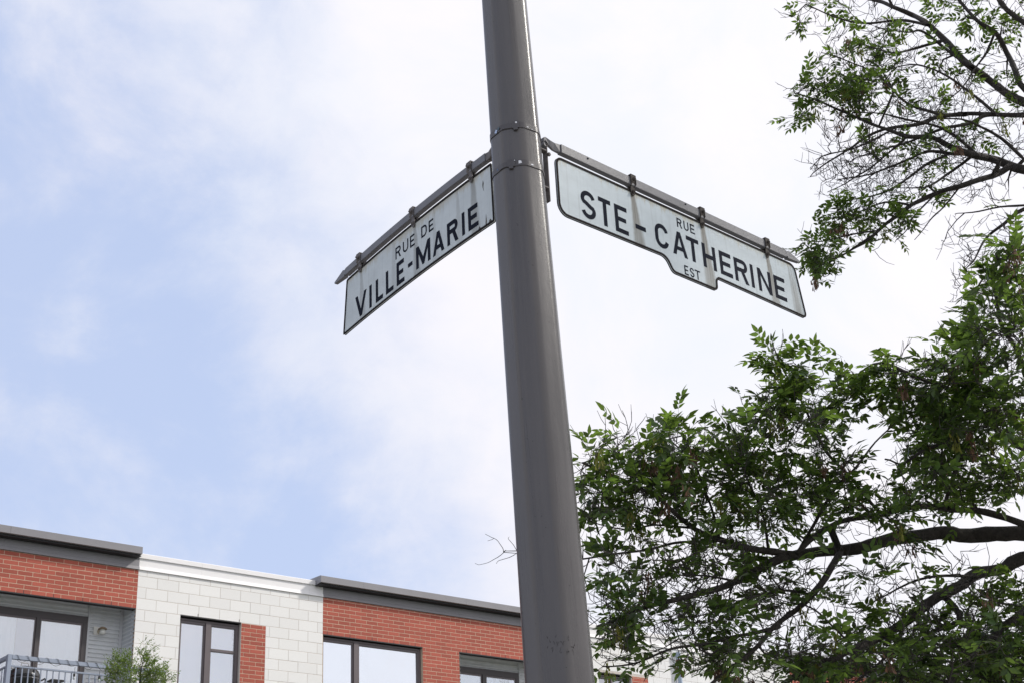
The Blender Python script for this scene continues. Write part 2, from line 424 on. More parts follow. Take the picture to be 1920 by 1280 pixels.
# recessed balconies behind the brick plane
def siding(mb, x0, x1, z0, z1, y, pitch=.07):
    prof = []; z = z0
    while z < z1-.001:
        for dz, dy in ((0, 0), (.026, 0), (.034, -.022), (.058, -.022)):
            if z+dz < z1: prof.append((y+dy, z+dz))
        z += pitch
    prof.append((y, z1))
    b = len(mb.v)
    mb.v += [(x0, yy, zz) for yy, zz in prof]+[(x1, yy, zz) for yy, zz in prof]; n = len(prof)
    mb.f += [(b+i, b+n+i, b+n+i+1, b+i+1) for i in range(n-1)]
    return mb
def recess(x0, x1, z0, zl, door, parts_right, seed):
    Yb = 22.45
    bl(MB().box(x0, x1, FY+.132, Yb+.03, zl+.12, zl+.16).build('soffit', MT['siding']))
    for sx, (a, b) in ((1, (x1-.03, x1)), (-1, (x0, x0+.03))):       # side walls, ribbed
        m = MB(); siding(m, 0, Yb-(FY+.004), z0, zl-.02, 0)
        o = m.build('side_siding', MT['siding'], fix=False)
        xx = x1-.002 if sx > 0 else x0+.002
        o.rotation_euler = (0, 0, -math.pi/2) if sx > 0 else (0, 0, math.pi/2)
        o.location = (xx, Yb, 0) if sx > 0 else (xx, FY+.004, 0)
        bl(o)
        bl(MB().box(xx-.012 if sx > 0 else xx, xx if sx > 0 else xx+.012, FY+.131, Yb, z0, zl+.12).build('side_wall', MT['lightgrey']))
    dx0, dx1, dtop, mull = door
    m = MB(); siding(m, x0+.03, dx1+.087, dtop+.03, zl+.12, Yb, .085); bl(m.build('siding_panel', MT['siding'], fix=False))
    m = MB(); siding(m, dx1+.13, x1-.075, z0, zl+.12, Yb, .07); bl(m.build('siding_panel', MT['siding'], fix=False))
    bl(MB().box(dx1+.088, dx1+.128, Yb-.03, Yb+.02, z0, zl+.12).build('corner_trim', MT['trim'], bevel=.003))
    bl(MB().box(x1-.075, x1-.016, Yb-.028, Yb+.02, z0, zl+.12).build('corner_trim', MT['trim'], bevel=.003))
    bl(MB().box(x0, x1, Yb+.021, 22.528, z0, zl+.12).build('back_wall', MT['interior']))
    # the sliding door
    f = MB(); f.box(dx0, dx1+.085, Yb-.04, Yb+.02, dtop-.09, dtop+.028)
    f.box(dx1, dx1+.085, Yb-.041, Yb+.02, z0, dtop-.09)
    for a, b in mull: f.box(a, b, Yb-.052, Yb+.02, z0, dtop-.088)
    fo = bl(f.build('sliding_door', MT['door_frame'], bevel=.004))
    edges = [dx0]+[v for q in mull for v in q]+[dx1]
    for i in range(0, len(edges), 2):
        a, b = edges[i], edges[i+1]
        fr = MB(); w = .02
        fr.box(a, b, Yb-.03, Yb-.005, dtop-.125, dtop-.092); fr.box(a, a+w, Yb-.03, Yb-.005, z0, dtop-.125); fr.box(b-w, b, Yb-.03, Yb-.005, z0, dtop-.125)
        fr.build('door_sash', MT['frame'], fo)
        MB().box(a+w, b-w, Yb-.02, Yb-.014, z0, dtop-.123).build('pane', MT['door_glass'], fo)
    return fo, Yb
def curtain(x0, x1, z0, z1, y, parent, waves, amp=.018, skew=0.0):
    n = int((x1-x0)/.012); mb = MB(); rnd = random.Random(int(x0*100))
    ph = [rnd.uniform(0, 6) for _ in range(3)]
    for r in range(7):
        z = z0+(z1-z0)*r/6; a = amp*(1.0-.35*r/6)
        for i in range(n+1):
            x = x0+(x1-x0)*i/n; t = x*waves*6.283
            mb.v.append((x, y+a*(math.sin(t+ph[0])+.5*math.sin(t*1.7+ph[1]+r*.1)+.3*math.sin(t*.41+ph[2])), z))
    for r in range(6):
        for i in range(n):
            b = r*(n+1)+i; mb.f.append((b, b+1, b+n+2, b+n+1))
    return mb.build('curtain', MT['curtain'], parent, smooth=True, fix=False)
d1, Yb = recess(5.6, 10.365, 5.36, 7.713, (6.9, 9.636, 7.555, [(7.72, 7.80), (8.842, 8.912)]), None, 1)
# the dark room behind the door glass is cut into the body: back of the recess sits forward of it
curtain(8.93, 9.62, 5.40, 7.44, 22.4755+.03, d1, 7, .0088)
curtain(7.82, 8.53, 5.40, 7.455, 22.4755+.03, d1, 7, .0088)
curtain(6.95, 7.70, 5.40, 7.455, 22.4755+.03, d1, 7, .0088)
MB().box(8.54, 8.84, 22.4405, 22.4415, 5.40, 7.43).build('curtain_panel', mat('blue_grey_shade', (.30, .32, .42), .8), d1)
for o in d1.children:
    if o.name.startswith('curtain') and not o.name.startswith('curtain_panel'): o.location.y -= .052
d2, _ = recess(17.208, 20.05, 5.36, 7.684, (17.25, 18.985, 7.50, [(18.10, 18.20)]), None, 2)
MB().box(17.28, 18.09, 22.4405, 22.4415, 5.40, 7.38).build('blind', MT['blind'], d2)
MB().box(18.21, 18.96, 22.4405, 22.4415, 5.40, 7.37).build('blind', mat('dim_blind', (.35, .38, .42), .8), d2)
# wall lamp on the siding
lb = bl(MB().box(9.835, 9.965, 22.41, 22.436, 7.305, 7.435).build('wall_lamp', mat('white_plate', (.74, .72, .68), .6), bevel=.004))
MB().lathe([(.045, 0), (.045, -.03), (.03, -.035), (.03, -.075)], 9.935, 22.408, 7.355, 16, 'y').build('lamp_base', mat('tan_lamp', (.42, .36, .26), .4), lb, smooth=False)
MB().lathe([(.05, -.09), (.055, -.05), (.04, -.01), (.02, 0)], 9.945, 22.32, 7.385, 16).build('lamp_glass', mat('lamp_glass', (.6, .6, .56), .15), lb, smooth=True)
MB().lathe([(.075, -.012), (.07, .004), (.03, .03), (.01, .036)], 9.945, 22.32, 7.388, 18).build('lamp_cap', mat('brown_cap', (.22, .16, .10), .5), lb, smooth=True)
# downspout on the far white bay
dp = MB(); dp.tube([(23.34, 21.93, 8.25), (23.34, 21.93, 5)], .05, 14); dp.tube([(23.34, 21.93, 8.24), (23.34, 21.93, 8.30)], .06, 14)
bl(dp.build('downspout', MT['downpipe'], smooth=False))
# balcony with its railing
bal = bl(MB().box(7.80, 10.36, 20.75, 21.985, 5.20, 5.355).build('balcony', MT['trim'], bevel=.01))
bw = Vector((20, 22, 0))
def rl(mb, name, m, bevel=0.0): return mb.build(name, m, bal, bevel=bevel)
rl(MB().box(7.885, 10.36, 20.775, 20.825, 6.385, 6.447), 'top_rail', MT['rail'], .004)
rl(MB().box(7.883, 10.36, 20.785, 20.815, 6.272, 6.297), 'mid_rail', MT['rail'], .002)
rl(MB().box(7.883, 10.36, 20.785, 20.815, 5.43, 5.46), 'bottom_rail', MT['rail'], .002)
rl(MB().box(7.815, 7.881, 20.768, 20.832, 5.357, 6.45), 'post', MT['rail'], .004)
rl(MB().box(7.823, 7.873, 20.834, 21.98, 6.385, 6.447), 'top_rail', MT['rail'], .004)
rl(MB().box(7.833, 7.863, 20.834, 21.98, 6.272, 6.297), 'mid_rail', MT['rail'], .002)
rl(MB().box(7.833, 7.863, 20.834, 21.98, 5.43, 5.46), 'bottom_rail', MT['rail'], .002)
bal_mesh = MB().box(-.008, .008, -.008, .008, 5.461, 6.271).mesh('baluster', MT['rail'])
for i in range(26):
    child('baluster', bal_mesh, bal, (7.965+i*.0955, 20.80, 0))
for i in range(11):
    child('baluster', bal_mesh, bal, (7.848, 20.93+i*.0955, 0))
# kettle barbecue on the balcony
bq = empty('barbecue_grill', (8.285, 21.3, 5.357)); tag(bq, 'black kettle barbecue grill standing behind the balcony railing', 'barbecue')
hb = [(.02, .405), (.09, .398), (.16, .372), (.215, .325), (.242, .27), (.25, .235), (.25, .215)]
MB().lathe([(r, .62+h-.0) for r, h in reversed(hb)], 0, 0, .03, 28).build('lid', MT['black'], bq, smooth=True)
MB().lathe([(.05, .52), (.14, .555), (.21, .62), (.243, .70), (.25, .835), (.256, .862)], 0, 0, 0, 28).build('bowl', MT['black'], bq, smooth=True)
MB().tube([(-.06, -.02, 1.05), (-.05, -.02, 1.10), (.05, -.02, 1.10), (.06, -.02, 1.05)], .009, 8).build('lid_handle', MT['steel'], bq)
for a in (.5, 2.6, 4.71): MB().tube([(.16*math.cos(a), .16*math.sin(a), .6), (.27*math.cos(a), .27*math.sin(a), .0)], .012, 8).build('leg', MT['steel'], bq)
k = MB(); k.tube([(.255, 0, .855), (.30, 0, .875), (.335, 0, .90), (.35, 0, .875), (.335, 0, .86)], .013, 8); k.build('side_handle', MT['black'], bq)
k = MB(); k.tube([(-.255, 0, .93), (-.27, 0, .98), (-.22, 0, 1.02), (-.16, 0, 1.0)], .012, 8); k.build('side_handle', MT['steel'], bq)
sh = MB(); sh.box(.40, .62, -.1, .12, .868, .886); sh.tube([(.25, 0, .8), (.42, 0, .87)], .01, 8); o = sh.build('side_shelf', MT['blackrub'], bq)
# string lights wound round the top rail
sl = empty('string_lights', (7.9, 20.8, 6.4)); tag(sl, 'black cable of string lights wound around the balcony top rail', 'string lights')
pts = []; X = 0.0
for i in range(150):
    th = i*.628; X = i*.0155
    yy = .031*max(-1, min(1, 1.35*math.cos(th))); zz = .016+.036*max(-1, min(1, 1.35*math.sin(th)))
    pts.append((X, yy, zz))
MB().tube(pts, .0032, 5).build('cable', MT['blackrub'], sl)
rnd = random.Random(5)
lp = MB()
for i in range(9):
    xa = .05+i*.26; d = rnd.uniform(.015, .045); wdt = rnd.uniform(.10, .17)
    lp.tube([(xa+wdt*t/6, -.028, -.02-d*math.sin(math.pi*t/6)) for t in range(7)], .003, 5)
lp.build('cable_loops', MT['blackrub'], sl, kind='stuff')
for xx in (.33, .96, 1.36, 1.95):
    MB().tube([(xx, -.03, -.04), (xx-.003, -.03, -.145)], .0025, 5).build('bulb_cord', MT['blackrub'], sl)
    b_ = MB(); b_.tube([(xx-.003, -.03, -.145), (xx-.003, -.03, -.185)], .0165, 10); bo = b_.build('bulb_socket', MT['blackrub'], sl)
    MB().lathe([(.006, 0), (.017, -.015), (.018, -.03), (.006, -.05)], xx-.003, -.03, -.186, 10).build('bulb', MT['lightgrey'], bo, smooth=True)
# ------------------------------------------------------------------ the steel pole
def paint(name, base, rough, chips):
    m = mat(name, base, rough, var=.05, vscale=4, spec=.5)
    t = m.node_tree; p = t.nodes['Principled BSDF']; tcn = N(t, 'ShaderNodeTexCoord')
    n = N(t, 'ShaderNodeTexNoise'); t.links.new(tcn.outputs['Object'], n.inputs['Vector']); n.inputs['Scale'].default_value = 230; n.inputs['Detail'].default_value = 3
    n2 = N(t, 'ShaderNodeTexNoise'); t.links.new(tcn.outputs['Object'], n2.inputs['Vector']); n2.inputs['Scale'].default_value = 9; n2.inputs['Detail'].default_value = 4
    h = math_n(t, 'ADD', n.outputs['Fac'], math_n(t, 'MULTIPLY', n2.outputs['Fac'], 3.0))
    b = N(t, 'ShaderNodeBump'); b.inputs['Strength'].default_value = .28; b.inputs['Distance'].default_value = .0011
    t.links.new(h, b.inputs['Height']); t.links.new(b.outputs[0], p.inputs['Normal'])
    # uneven, weathered paint: faint vertical runs and faded patches
    mp = N(t, 'ShaderNodeMapping'); t.links.new(tcn.outputs['Object'], mp.inputs[0]); mp.inputs['Scale'].default_value = (26, 26, 1.1)
    rn = N(t, 'ShaderNodeTexNoise'); t.links.new(mp.outputs[0], rn.inputs['Vector']); rn.inputs['Scale'].default_value = 1; rn.inputs['Detail'].default_value = 6; rn.inputs['Roughness'].default_value = .65
    rf = maprange(t, rn.outputs['Fac'], .3, .7, .86, 1.13, smooth=False); rcn = N(t, 'ShaderNodeCombineColor')
    for i in range(3): t.links.new(rf, rcn.inputs[i])
    t.links.new(mixc(t, 1.0, p.inputs['Base Color'].links[0].from_socket, rcn.outputs[0], 'MULTIPLY'), p.inputs['Base Color'])
    t.links.new(maprange(t, rn.outputs['Fac'], .3, .7, rough-.06, rough+.09, smooth=False), p.inputs['Roughness'])
    if chips:      # pin-head chips and grime specks in the paint
        old = p.inputs['Base Color'].links[0].from_socket
        v = N(t, 'ShaderNodeTexNoise'); t.links.new(tcn.outputs['Object'], v.inputs['Vector']); v.inputs['Scale'].default_value = 95; v.inputs['Detail'].default_value = 1
        k = maprange(t, v.outputs['Fac'], .765, .79)
        t.links.new(mixc(t, k, old, (.03, .028, .026)), p.inputs['Base Color'])
    return m
MT['pole'] = paint('grey_brown_paint', (.092, .085, .085), .29, True)
MT['band'] = paint('painted_band', (.07, .064, .067), .4, False)
AX = Vector((-.0174, .0156, 1)).normalized()
pole = empty('steel_pole', (3.1895, 3.4529, 0)); pole.rotation_mode = 'QUATERNION'
pole.rotation_quaternion = Vector((0, 0, 1)).rotation_difference(AX)
tag(pole, 'tall tapering octagonal grey-brown painted steel pole at the street corner carrying both name signs', 'pole')
V0 = math.radians(244.1)
def prad(z): return max(.04, (.2332-.0176*(z-2.507))/2/.963)
def ring(R, z, off=0.0, rc=.40, k=6):
    out = []; a = rc*R; dc = R-a/math.cos(math.radians(22.5))
    for i in range(8):
        va = V0+i*math.pi/4; cx, cy = dc*math.cos(va), dc*math.sin(va)
        for j in range(k+1):
            th = va+math.radians(-22.5+45*j/k); out.append((cx+(a+off)*math.cos(th), cy+(a+off)*math.sin(th), z))
    return out
def loft(rings, mb=None, cap=True):
    mb = mb or MB(); b = len(mb.v); n = len(rings[0])
    for r in rings: mb.v += r
    for i in range(len(rings)-1):
        for j in range(n): mb.f.append((b+i*n+j, b+i*n+(j+1) % n, b+(i+1)*n+(j+1) % n, b+(i+1)*n+j))
    if cap: mb.f.append(tuple(b+j for j in reversed(range(n)))); mb.f.append(tuple(b+(len(rings)-1)*n+j for j in range(n)))
    return mb
zs = [0.02]+[i*.5 for i in range(1, 19)]
loft([ring(prad(z), z) for z in zs]).build('shaft', MT['pole'], pole, smooth=True)
for e in pole.children: pass
loft([ring(prad(9), 9.001), ring(prad(9)*1.1, 9.002), ring(prad(9)*1.1, 9.03), ring(prad(9)*.4, 9.06)]).build('cap', MT['pole'], pole)
MB().box(-.2, .2, -.2, .2, 0.002, .03).build('base_plate', MT['pole'], pole, bevel=.004)
for sx in (-.16, .16):
    for sy in (-.16, .16): MB().lathe([(.02, 0), (.02, .025), (.01, .03), (.01, .05)], sx, sy, .03, 6).build('anchor_bolt', MT['steel'], pole)
def surf(az, z, off=0.0):
    """point of the pole surface at an azimuth (degrees)"""
    a = math.radians(az); R = prad(z); rel = (a-V0) % (math.pi/4)
    d = R*math.cos(math.pi/8)/math.cos(rel-math.pi/8); rc = .40
    corner = R-(rc*R/math.cos(math.pi/8)-rc*R)
    d = min(d, corner)+off
    return (d*math.cos(a), d*math.sin(a), z)
for zc, bz, sign_ in ((4.603, 231, 1), (4.434, 215, 2)):
    b = loft([ring(prad(zc-.012), zc-.012, .0004), ring(prad(zc-.012), zc-.012, .0028), ring(prad(zc+.012), zc+.012, .0028), ring(prad(zc+.012), zc+.012, .0004)], cap=False)
    band = b.build('band', MT['band'], pole)
    def bandbox(a0, a1, z0, z1, off, m, name, jag=0):
        mb = MB(); n = 6; ra = random.Random(int(a0*10))
        lo = [surf(a0+(a1-a0)*i/n, z0+ra.uniform(-jag, jag), off) for i in range(n+1)]; hi = [surf(a0+(a1-a0)*i/n, z1+ra.uniform(-jag, jag), off) for i in range(n+1)]
        lo2 = [surf(a0+(a1-a0)*i/n, z0, .0015) for i in range(n+1)]; hi2 = [surf(a0+(a1-a0)*i/n, z1, .0015) for i in range(n+1)]
        mb.v = lo+hi+lo2+hi2; k = n+1
        for i in range(n):
            mb.f += [(i, i+1, k+i+1, k+i), (2*k+i, 2*k+i+1, i+1, i), (k+i, k+i+1, 3*k+i+1, 3*k+i)]
        mb.f += [(0, k, 3*k, 2*k), (n, 2*k+n, 3*k+n, k+n)]
        return mb.build(name, m, band)
    bandbox(bz-9, bz+7, zc-.0135, zc+.0165, .0062, MT['band'], 'buckle')
    bandbox(bz-6, bz+3, zc-.0235, zc-.012, .009, MT['band'], 'buckle_tab')
    bandbox(bz-32, bz-9, zc-.0105, zc+.011, .0046, MT['band'], 'band_tail')
chipm = mat('white_sticker', (.78, .79, .82), .6)
def chip(az, z, r, m, name='paint_chip', sq=1.0, seed=1, off=.0036):
    rr = random.Random(seed); mb = MB(); n = 11
    Rr = prad(z); c = surf(az, z, off)
    pts = []
    for i in range(n):
        th = 2*math.pi*i/n; q = r*rr.uniform(.6, 1.1); pts.append(surf(az+math.degrees(q*math.cos(th)*sq/Rr), z+q*math.sin(th), off))
    mb.v = [c]+pts; mb.f = [(0, 1+i, 1+(i+1) % n) for i in range(n)]
    return mb.build(name, m, pole, fix=False)
chip(233, 4.436, .0085, chipm, seed=3); chip(262, 4.431, .004, chipm, sq=2.2, seed=4); chip(231.5, 4.612, .0042, chipm, seed=5, off=.0075)
chip(222, 4.444, .0022, chipm, seed=8, off=.0075); chip(258, 4.598, .0026, chipm, sq=2, seed=6); chip(270, 4.594, .002, chipm, sq=2, seed=7)
chip(181, 4.600, .010, mat('blue_sticker', (.45, .55, .75), .5), name='sticker_remnant', seed=9, off=.005)
chip(190, 4.604, .008, mat('teal_sticker', (.03, .07, .10), .4), name='sticker_remnant', seed=10, off=.0055)
chip(176, 4.434, .004, mat('blue_sticker_small', (.08, .14, .3), .5), name='sticker_remnant', seed=11)
# scuff marks low on the shaft
sm = MB(); rr = random.Random(12)
for k in range(24):
    a = 211+k*1.9+rr.uniform(-1, 1); z = 2.598+.02*math.sin(k*1.1)+rr.uniform(-.008, .02)
    pts = []
    for j in range(6):
        a += rr.uniform(-.2, 1.3); z += rr.uniform(-.007, .007); pts.append(surf(a, z, .0001))
    sm.tube(pts, [.0001, .0005, .0009, .0005, .0008, .0001], 4)
sm.build('scuff_marks', mat('dark_scuff', (.045, .04, .04), .8), pole, kind='stuff', fix=False)

# ------------------------------------------------------------------ lettering
def arc(cx, cz, rx, rz, a0, a1, n=10):
    return [(cx+rx*math.cos(math.radians(a0+(a1-a0)*i/n)), cz+rz*math.sin(math.radians(a0+(a1-a0)*i/n))) for i in range(n+1)]
def strip(path, s):
    L_, R_ = [], []; n = len(path)
    for i in range(n):
        a, b = path[max(i-1, 0)], path[min(i+1, n-1)]; dx, dz = b[0]-a[0], b[1]-a[1]; l = math.hypot(dx, dz) or 1
        nx, nz = -dz/l*s/2, dx/l*s/2; L_.append((path[i][0]+nx, path[i][1]+nz)); R_.append((path[i][0]-nx, path[i][1]-nz))
    return L_+R_[::-1]
def rect(x0, z0, x1, z1): return [(x0, z0), (x1, z0), (x1, z1), (x0, z1)]
def glyph(ch, w, s):
    """polygons in a box w wide and 1 high, stroke s"""
    h = s/2; e = 0.002
    if ch == 'I': return [rect(0, 0, s, 1)]
    if ch == '-': return [rect(0, 0, w, 1)]
    if ch == 'T': return [rect(0, 1-s, w, 1), rect(w/2-h, 0, w/2+h, 1-s+e)]
    if ch == 'E': return [rect(0, 0, s, 1), rect(s-e, 0, w, s), rect(s-e, 1-s, w*.96, 1), rect(s-e, .5-h*.95, w*.86, .5+h*.95)]
    if ch == 'L': return [rect(0, 0, s, 1), rect(s-e, 0, w, s)]
    if ch == 'H': return [rect(0, 0, s, 1), rect(w-s, 0, w, 1), rect(s-e, .5-h, w-s+e, .5+h)]
    if ch == 'V': return [[(0, 1), (w/2-s*.5, 0), (w/2+s*.5, 0), (w, 1), (w-s*1.05, 1), (w/2, s*1.6), (s*1.05, 1)]]
    if ch == 'A': 
        k = s*1.02; return [[(0, 0), (w/2-s*.52, 1), (w/2+s*.52, 1), (w, 0), (w-k, 0), (w/2, 1-s*1.35), (k, 0)], [(w*.24, .22), (w*.76, .22), (w*.70, .22+s*.9), (w*.30, .22+s*.9)]]
    if ch == 'N': return [rect(0, 0, s, 1), rect(w-s, 0, w, 1), [(s-e, 1), (0, 1), (w-s+e, 0), (w, 0)]]
    if ch == 'M': return [rect(0, 0, s, 1), rect(w-s, 0, w, 1), [(s*.2, 1), (s*1.05, 1), (w/2, .36), (w-s*1.05, 1), (w-s*.2, 1), (w/2+s*.36, .04), (w/2-s*.36, .04)]]
    if ch == 'U':
        r = w/2-h; return [strip([(h, 1), (h, .6)]+arc(w/2, r+h, r, r, 180, 360, 14)+[(w-h, .6), (w-h, 1)], s)]
    if ch == 'C':
        r = w/2-h; rz = r*1.0
        return [strip(arc(w/2, 1-h-rz, r, rz, 12, 180, 12)+arc(w/2, h+rz, r, rz, 180, 348, 12), s)]
    if ch == 'S':
        r = w/2-h; q = .27-h/2
        top = arc(w/2, 1-h-q, r, q, 15, 180, 11)
        bot = arc(w/2, h+q, r, q, 0, -165, 11)
        a, b = top[-1], bot[0]
        mid = [(a[0]+.01, a[1]-.045), (w*.5-r*.80, a[1]-.105), (w*.5-r*.42, .5+.055), (w/2, .5), (w*.5+r*.42, .5-.055), (w*.5+r*.80, b[1]+.105), (b[0]-.01, b[1]+.045)]
        return [strip(top+mid+bot, s)]
    if ch == 'D':
        r = w-h-s; return [rect(0, 0, s, 1), strip([(s-e, 1-h), (w-h-.32, 1-h)]+arc(w-h-.32, 1-h-.32, .32, .32, 88, 0, 8)+arc(w-h-.32, h+.32, .32, .32, 0, -88, 8)+[(w-h-.32, h), (s-e, h)], s)]
    if ch == 'R':
        rz = (.54-s)/2; cx = w-h-rz*.9-.02
        return [rect(0, 0, s, 1), strip([(s-e, 1-h), (cx, 1-h)]+arc(cx, 1-h-rz, w-h-cx-.01, rz, 85, -85, 12)+[(cx, 1-h-2*rz), (s-e, 1-h-2*rz)], s),
                [(w*.48, 1-h-2*rz-h*.8), (w*.48+s*1.05, 1-h-2*rz-h*.8+.01), (w+.01, 0), (w-s*1.08, 0)]]
MT['ink'] = mat('black_enamel_lettering', (.010, .013, .024), .7, spec=.06)
MT['border'] = mat('dark_sign_border', (.020, .016, .016), .75, spec=.1, var=.3, vscale=25)
MT['rail_metal'] = mat('weathered_grey_rail', (.165, .165, .18), .5, var=.12, vscale=14, bump=.0006, bscale=90)
MT['clamp1'] = mat('rusty_brown_clamp', (.055, .045, .038), .75, var=.5, vscale=60, bump=.0015, bscale=120)
MT['clamp2'] = mat('grey_brown_clamp', (.13, .115, .112), .6, var=.35, vscale=50, bump=.001, bscale=120)
def letter(ch, x0, x1, z0, z1, s, parent, bend, zoff, slant=0.0):
    h = z1-z0; w_ = (x1-x0)/h; mb = MB()
    for i, poly in enumerate(glyph(ch, w_, s/h if ch != '-' else .5)):
        yf, yb = -.0032-.00012*i, -.0012; b = len(mb.v); n = len(poly)
        for y in (yf, yb):
            for (px, pz) in poly:
                X = x0+px*h+slant*pz*h; Z = z0+pz*h; mb.v.append((X, y, Z+bend(X)-zoff))
        area = sum(poly[k][0]*poly[(k+1) % n][1]-poly[(k+1) % n][0]*poly[k][1] for k in range(n))
        fr = tuple(b+k for k in range(n)); bk = tuple(b+n+k for k in reversed(range(n)))
        sd_ = [(b+k, b+n+k, b+n+(k+1) % n, b+(k+1) % n) for k in range(n)]
        if area < 0: fr = fr[::-1]; bk = bk[::-1]; sd_ = [q[::-1] for q in sd_]
        mb.f += [fr, bk]+sd_
    return mb.build('letter', MT['ink'], parent, fix=False)
def fillet(pts, k=6):
    out = []; n = len(pts)
    for i in range(n):
        p = Vector(pts[i][:2]); r = pts[i][2]; a = Vector(pts[i-1][:2]); b = Vector(pts[(i+1) % n][:2])
        u, v = (a-p).normalized(), (b-p).normalized(); ang = u.angle(v); d = min(r/math.tan(ang/2), (a-p).length*.48, (b-p).length*.48); rr_ = d*math.tan(ang/2)
        c = p+(u+v).normalized()*(rr_/math.sin(ang/2)); s0, s1 = p+u*d-c, p+v*d-c
        a0 = math.atan2(s0.y, s0.x); a1 = math.atan2(s1.y, s1.x); da = (a1-a0+math.pi) % (2*math.pi)-math.pi
        for j in range(k+1): out.append((c.x+rr_*math.cos(a0+da*j/k), c.y+rr_*math.sin(a0+da*j/k)))
    return out
def densify(poly, step=.05):
    out = []
    for i in range(len(poly)):
        a, b = poly[i], poly[(i+1) % len(poly)]; n = max(1, int(math.dist(a, b)/step))
        out += [(a[0]+(b[0]-a[0])*j/n, a[1]+(b[1]-a[1])*j/n) for j in range(n)]
    return out
def inset(poly, d):
    n = len(poly); out = []
    area = sum(poly[k][0]*poly[(k+1) % n][1]-poly[(k+1) % n][0]*poly[k][1] for k in range(n)); sg = 1 if area > 0 else -1
    for i in range(n):
        a, b = poly[i-1], poly[(i+1) % n]; dx, dz = b[0]-a[0], b[1]-a[1]; l = math.hypot(dx, dz)
        out.append((poly[i][0]-dz/l*d*sg, poly[i][1]+dx/l*d*sg))
    return out
def sign_face(name, clamps, ztop, strength, base, streak_col=(.115, .095, .065)):
    m = mat(name, base, .5, spec=.25); t = m.node_tree; p = t.nodes['Principled BSDF']
    tcn = N(t, 'ShaderNodeTexCoord'); sp = N(t, 'ShaderNodeSeparateXYZ'); t.links.new(tcn.outputs['Object'], sp.inputs[0]); x, z = sp.outputs[0], sp.outputs[2]
    def noise_(sx, sz, det=5, off=0.0):
        mp = N(t, 'ShaderNodeMapping'); t.links.new(tcn.outputs['Object'], mp.inputs[0]); mp.inputs['Scale'].default_value = (sx, 1, sz); mp.inputs['Location'].default_value = (off, off, off)
        n = N(t, 'ShaderNodeTexNoise'); t.links.new(mp.outputs[0], n.inputs['Vector']); n.inputs['Scale'].default_value = 1; n.inputs['Detail'].default_value = det; n.inputs['Roughness'].default_value = .6
        return n.outputs['Fac']
    col = (*base, 1)
    # weathered chalky mottling and thin vertical run marks
    big = maprange(t, noise_(7, 14), .35, .65, .93, 1.04, smooth=False)
    runs = maprange(t, noise_(70, 3.0), .50, .78, 1.0, .84)
    f = math_n(t, 'MULTIPLY', big, runs); cc = N(t, 'ShaderNodeCombineColor')
    for i in range(3): t.links.new(f, cc.inputs[i])
    col = mixc(t, 1.0, col, cc.outputs[0], 'MULTIPLY')
    # rust creeping down from the top border
    d = math_n(t, 'SUBTRACT', ztop, z)
    reach = maprange(t, noise_(45, 5, off=3), .35, .75, .012, .085, smooth=False)
    k = math_n(t, 'DIVIDE', d, reach); k = maprange(t, k, .1, 1.0, 1.0, 0.0)
    k = math_n(t, 'MULTIPLY', k, maprange(t, noise_(6, 2, off=6), .36, .6, .15, .75))
    col = mixc(t, math_n(t, 'MULTIPLY', k, strength[0]), col, (.40, .34, .20))
    # dirty streaks running down from each clamp
    for i, (cx, wd, dr, st) in enumerate(clamps):
        dd = math_n(t, 'SUBTRACT', ztop-.03, z)
        xc = math_n(t, 'SUBTRACT', x, cx); xc = math_n(t, 'SUBTRACT', xc, math_n(t, 'MULTIPLY', dd, dr))
        wob = math_n(t, 'MULTIPLY', math_n(t, 'SUBTRACT', noise_(3, 16, off=9+i), .5), .018); xc = math_n(t, 'ADD', xc, wob)
        wv = math_n(t, 'MULTIPLY_ADD', dd, .10, wd)
        q = math_n(t, 'DIVIDE', math_n(t, 'ABSOLUTE', xc), wv); q = maprange(t, q, .45, 1.15, 1.0, 0.0)
        q = math_n(t, 'MULTIPLY', q, maprange(t, noise_(110, 5, off=20+i), .3, .7, .62, .98, smooth=False))
        q = math_n(t, 'MULTIPLY', q, maprange(t, dd, 0, .30, st, st*.72, smooth=False))
        col = mixc(t, q, col, streak_col, 'MIX')
    t.links.new(col, p.inputs['Base Color'])
    return m
def sweep(secs_, mb=None):
    """secs_: list of (x, y, z, half depth, half height, roll)"""
    rings = []
    for (x, y, z, a, b, ro) in secs_:
        c, s_ = math.cos(ro), math.sin(ro); rings.append([(x, y+c*p-s_*q, z+s_*p+c*q) for p, q in ((-a, -b), (a, -b), (a, b), (-a, b))])
    return loft(rings, mb)
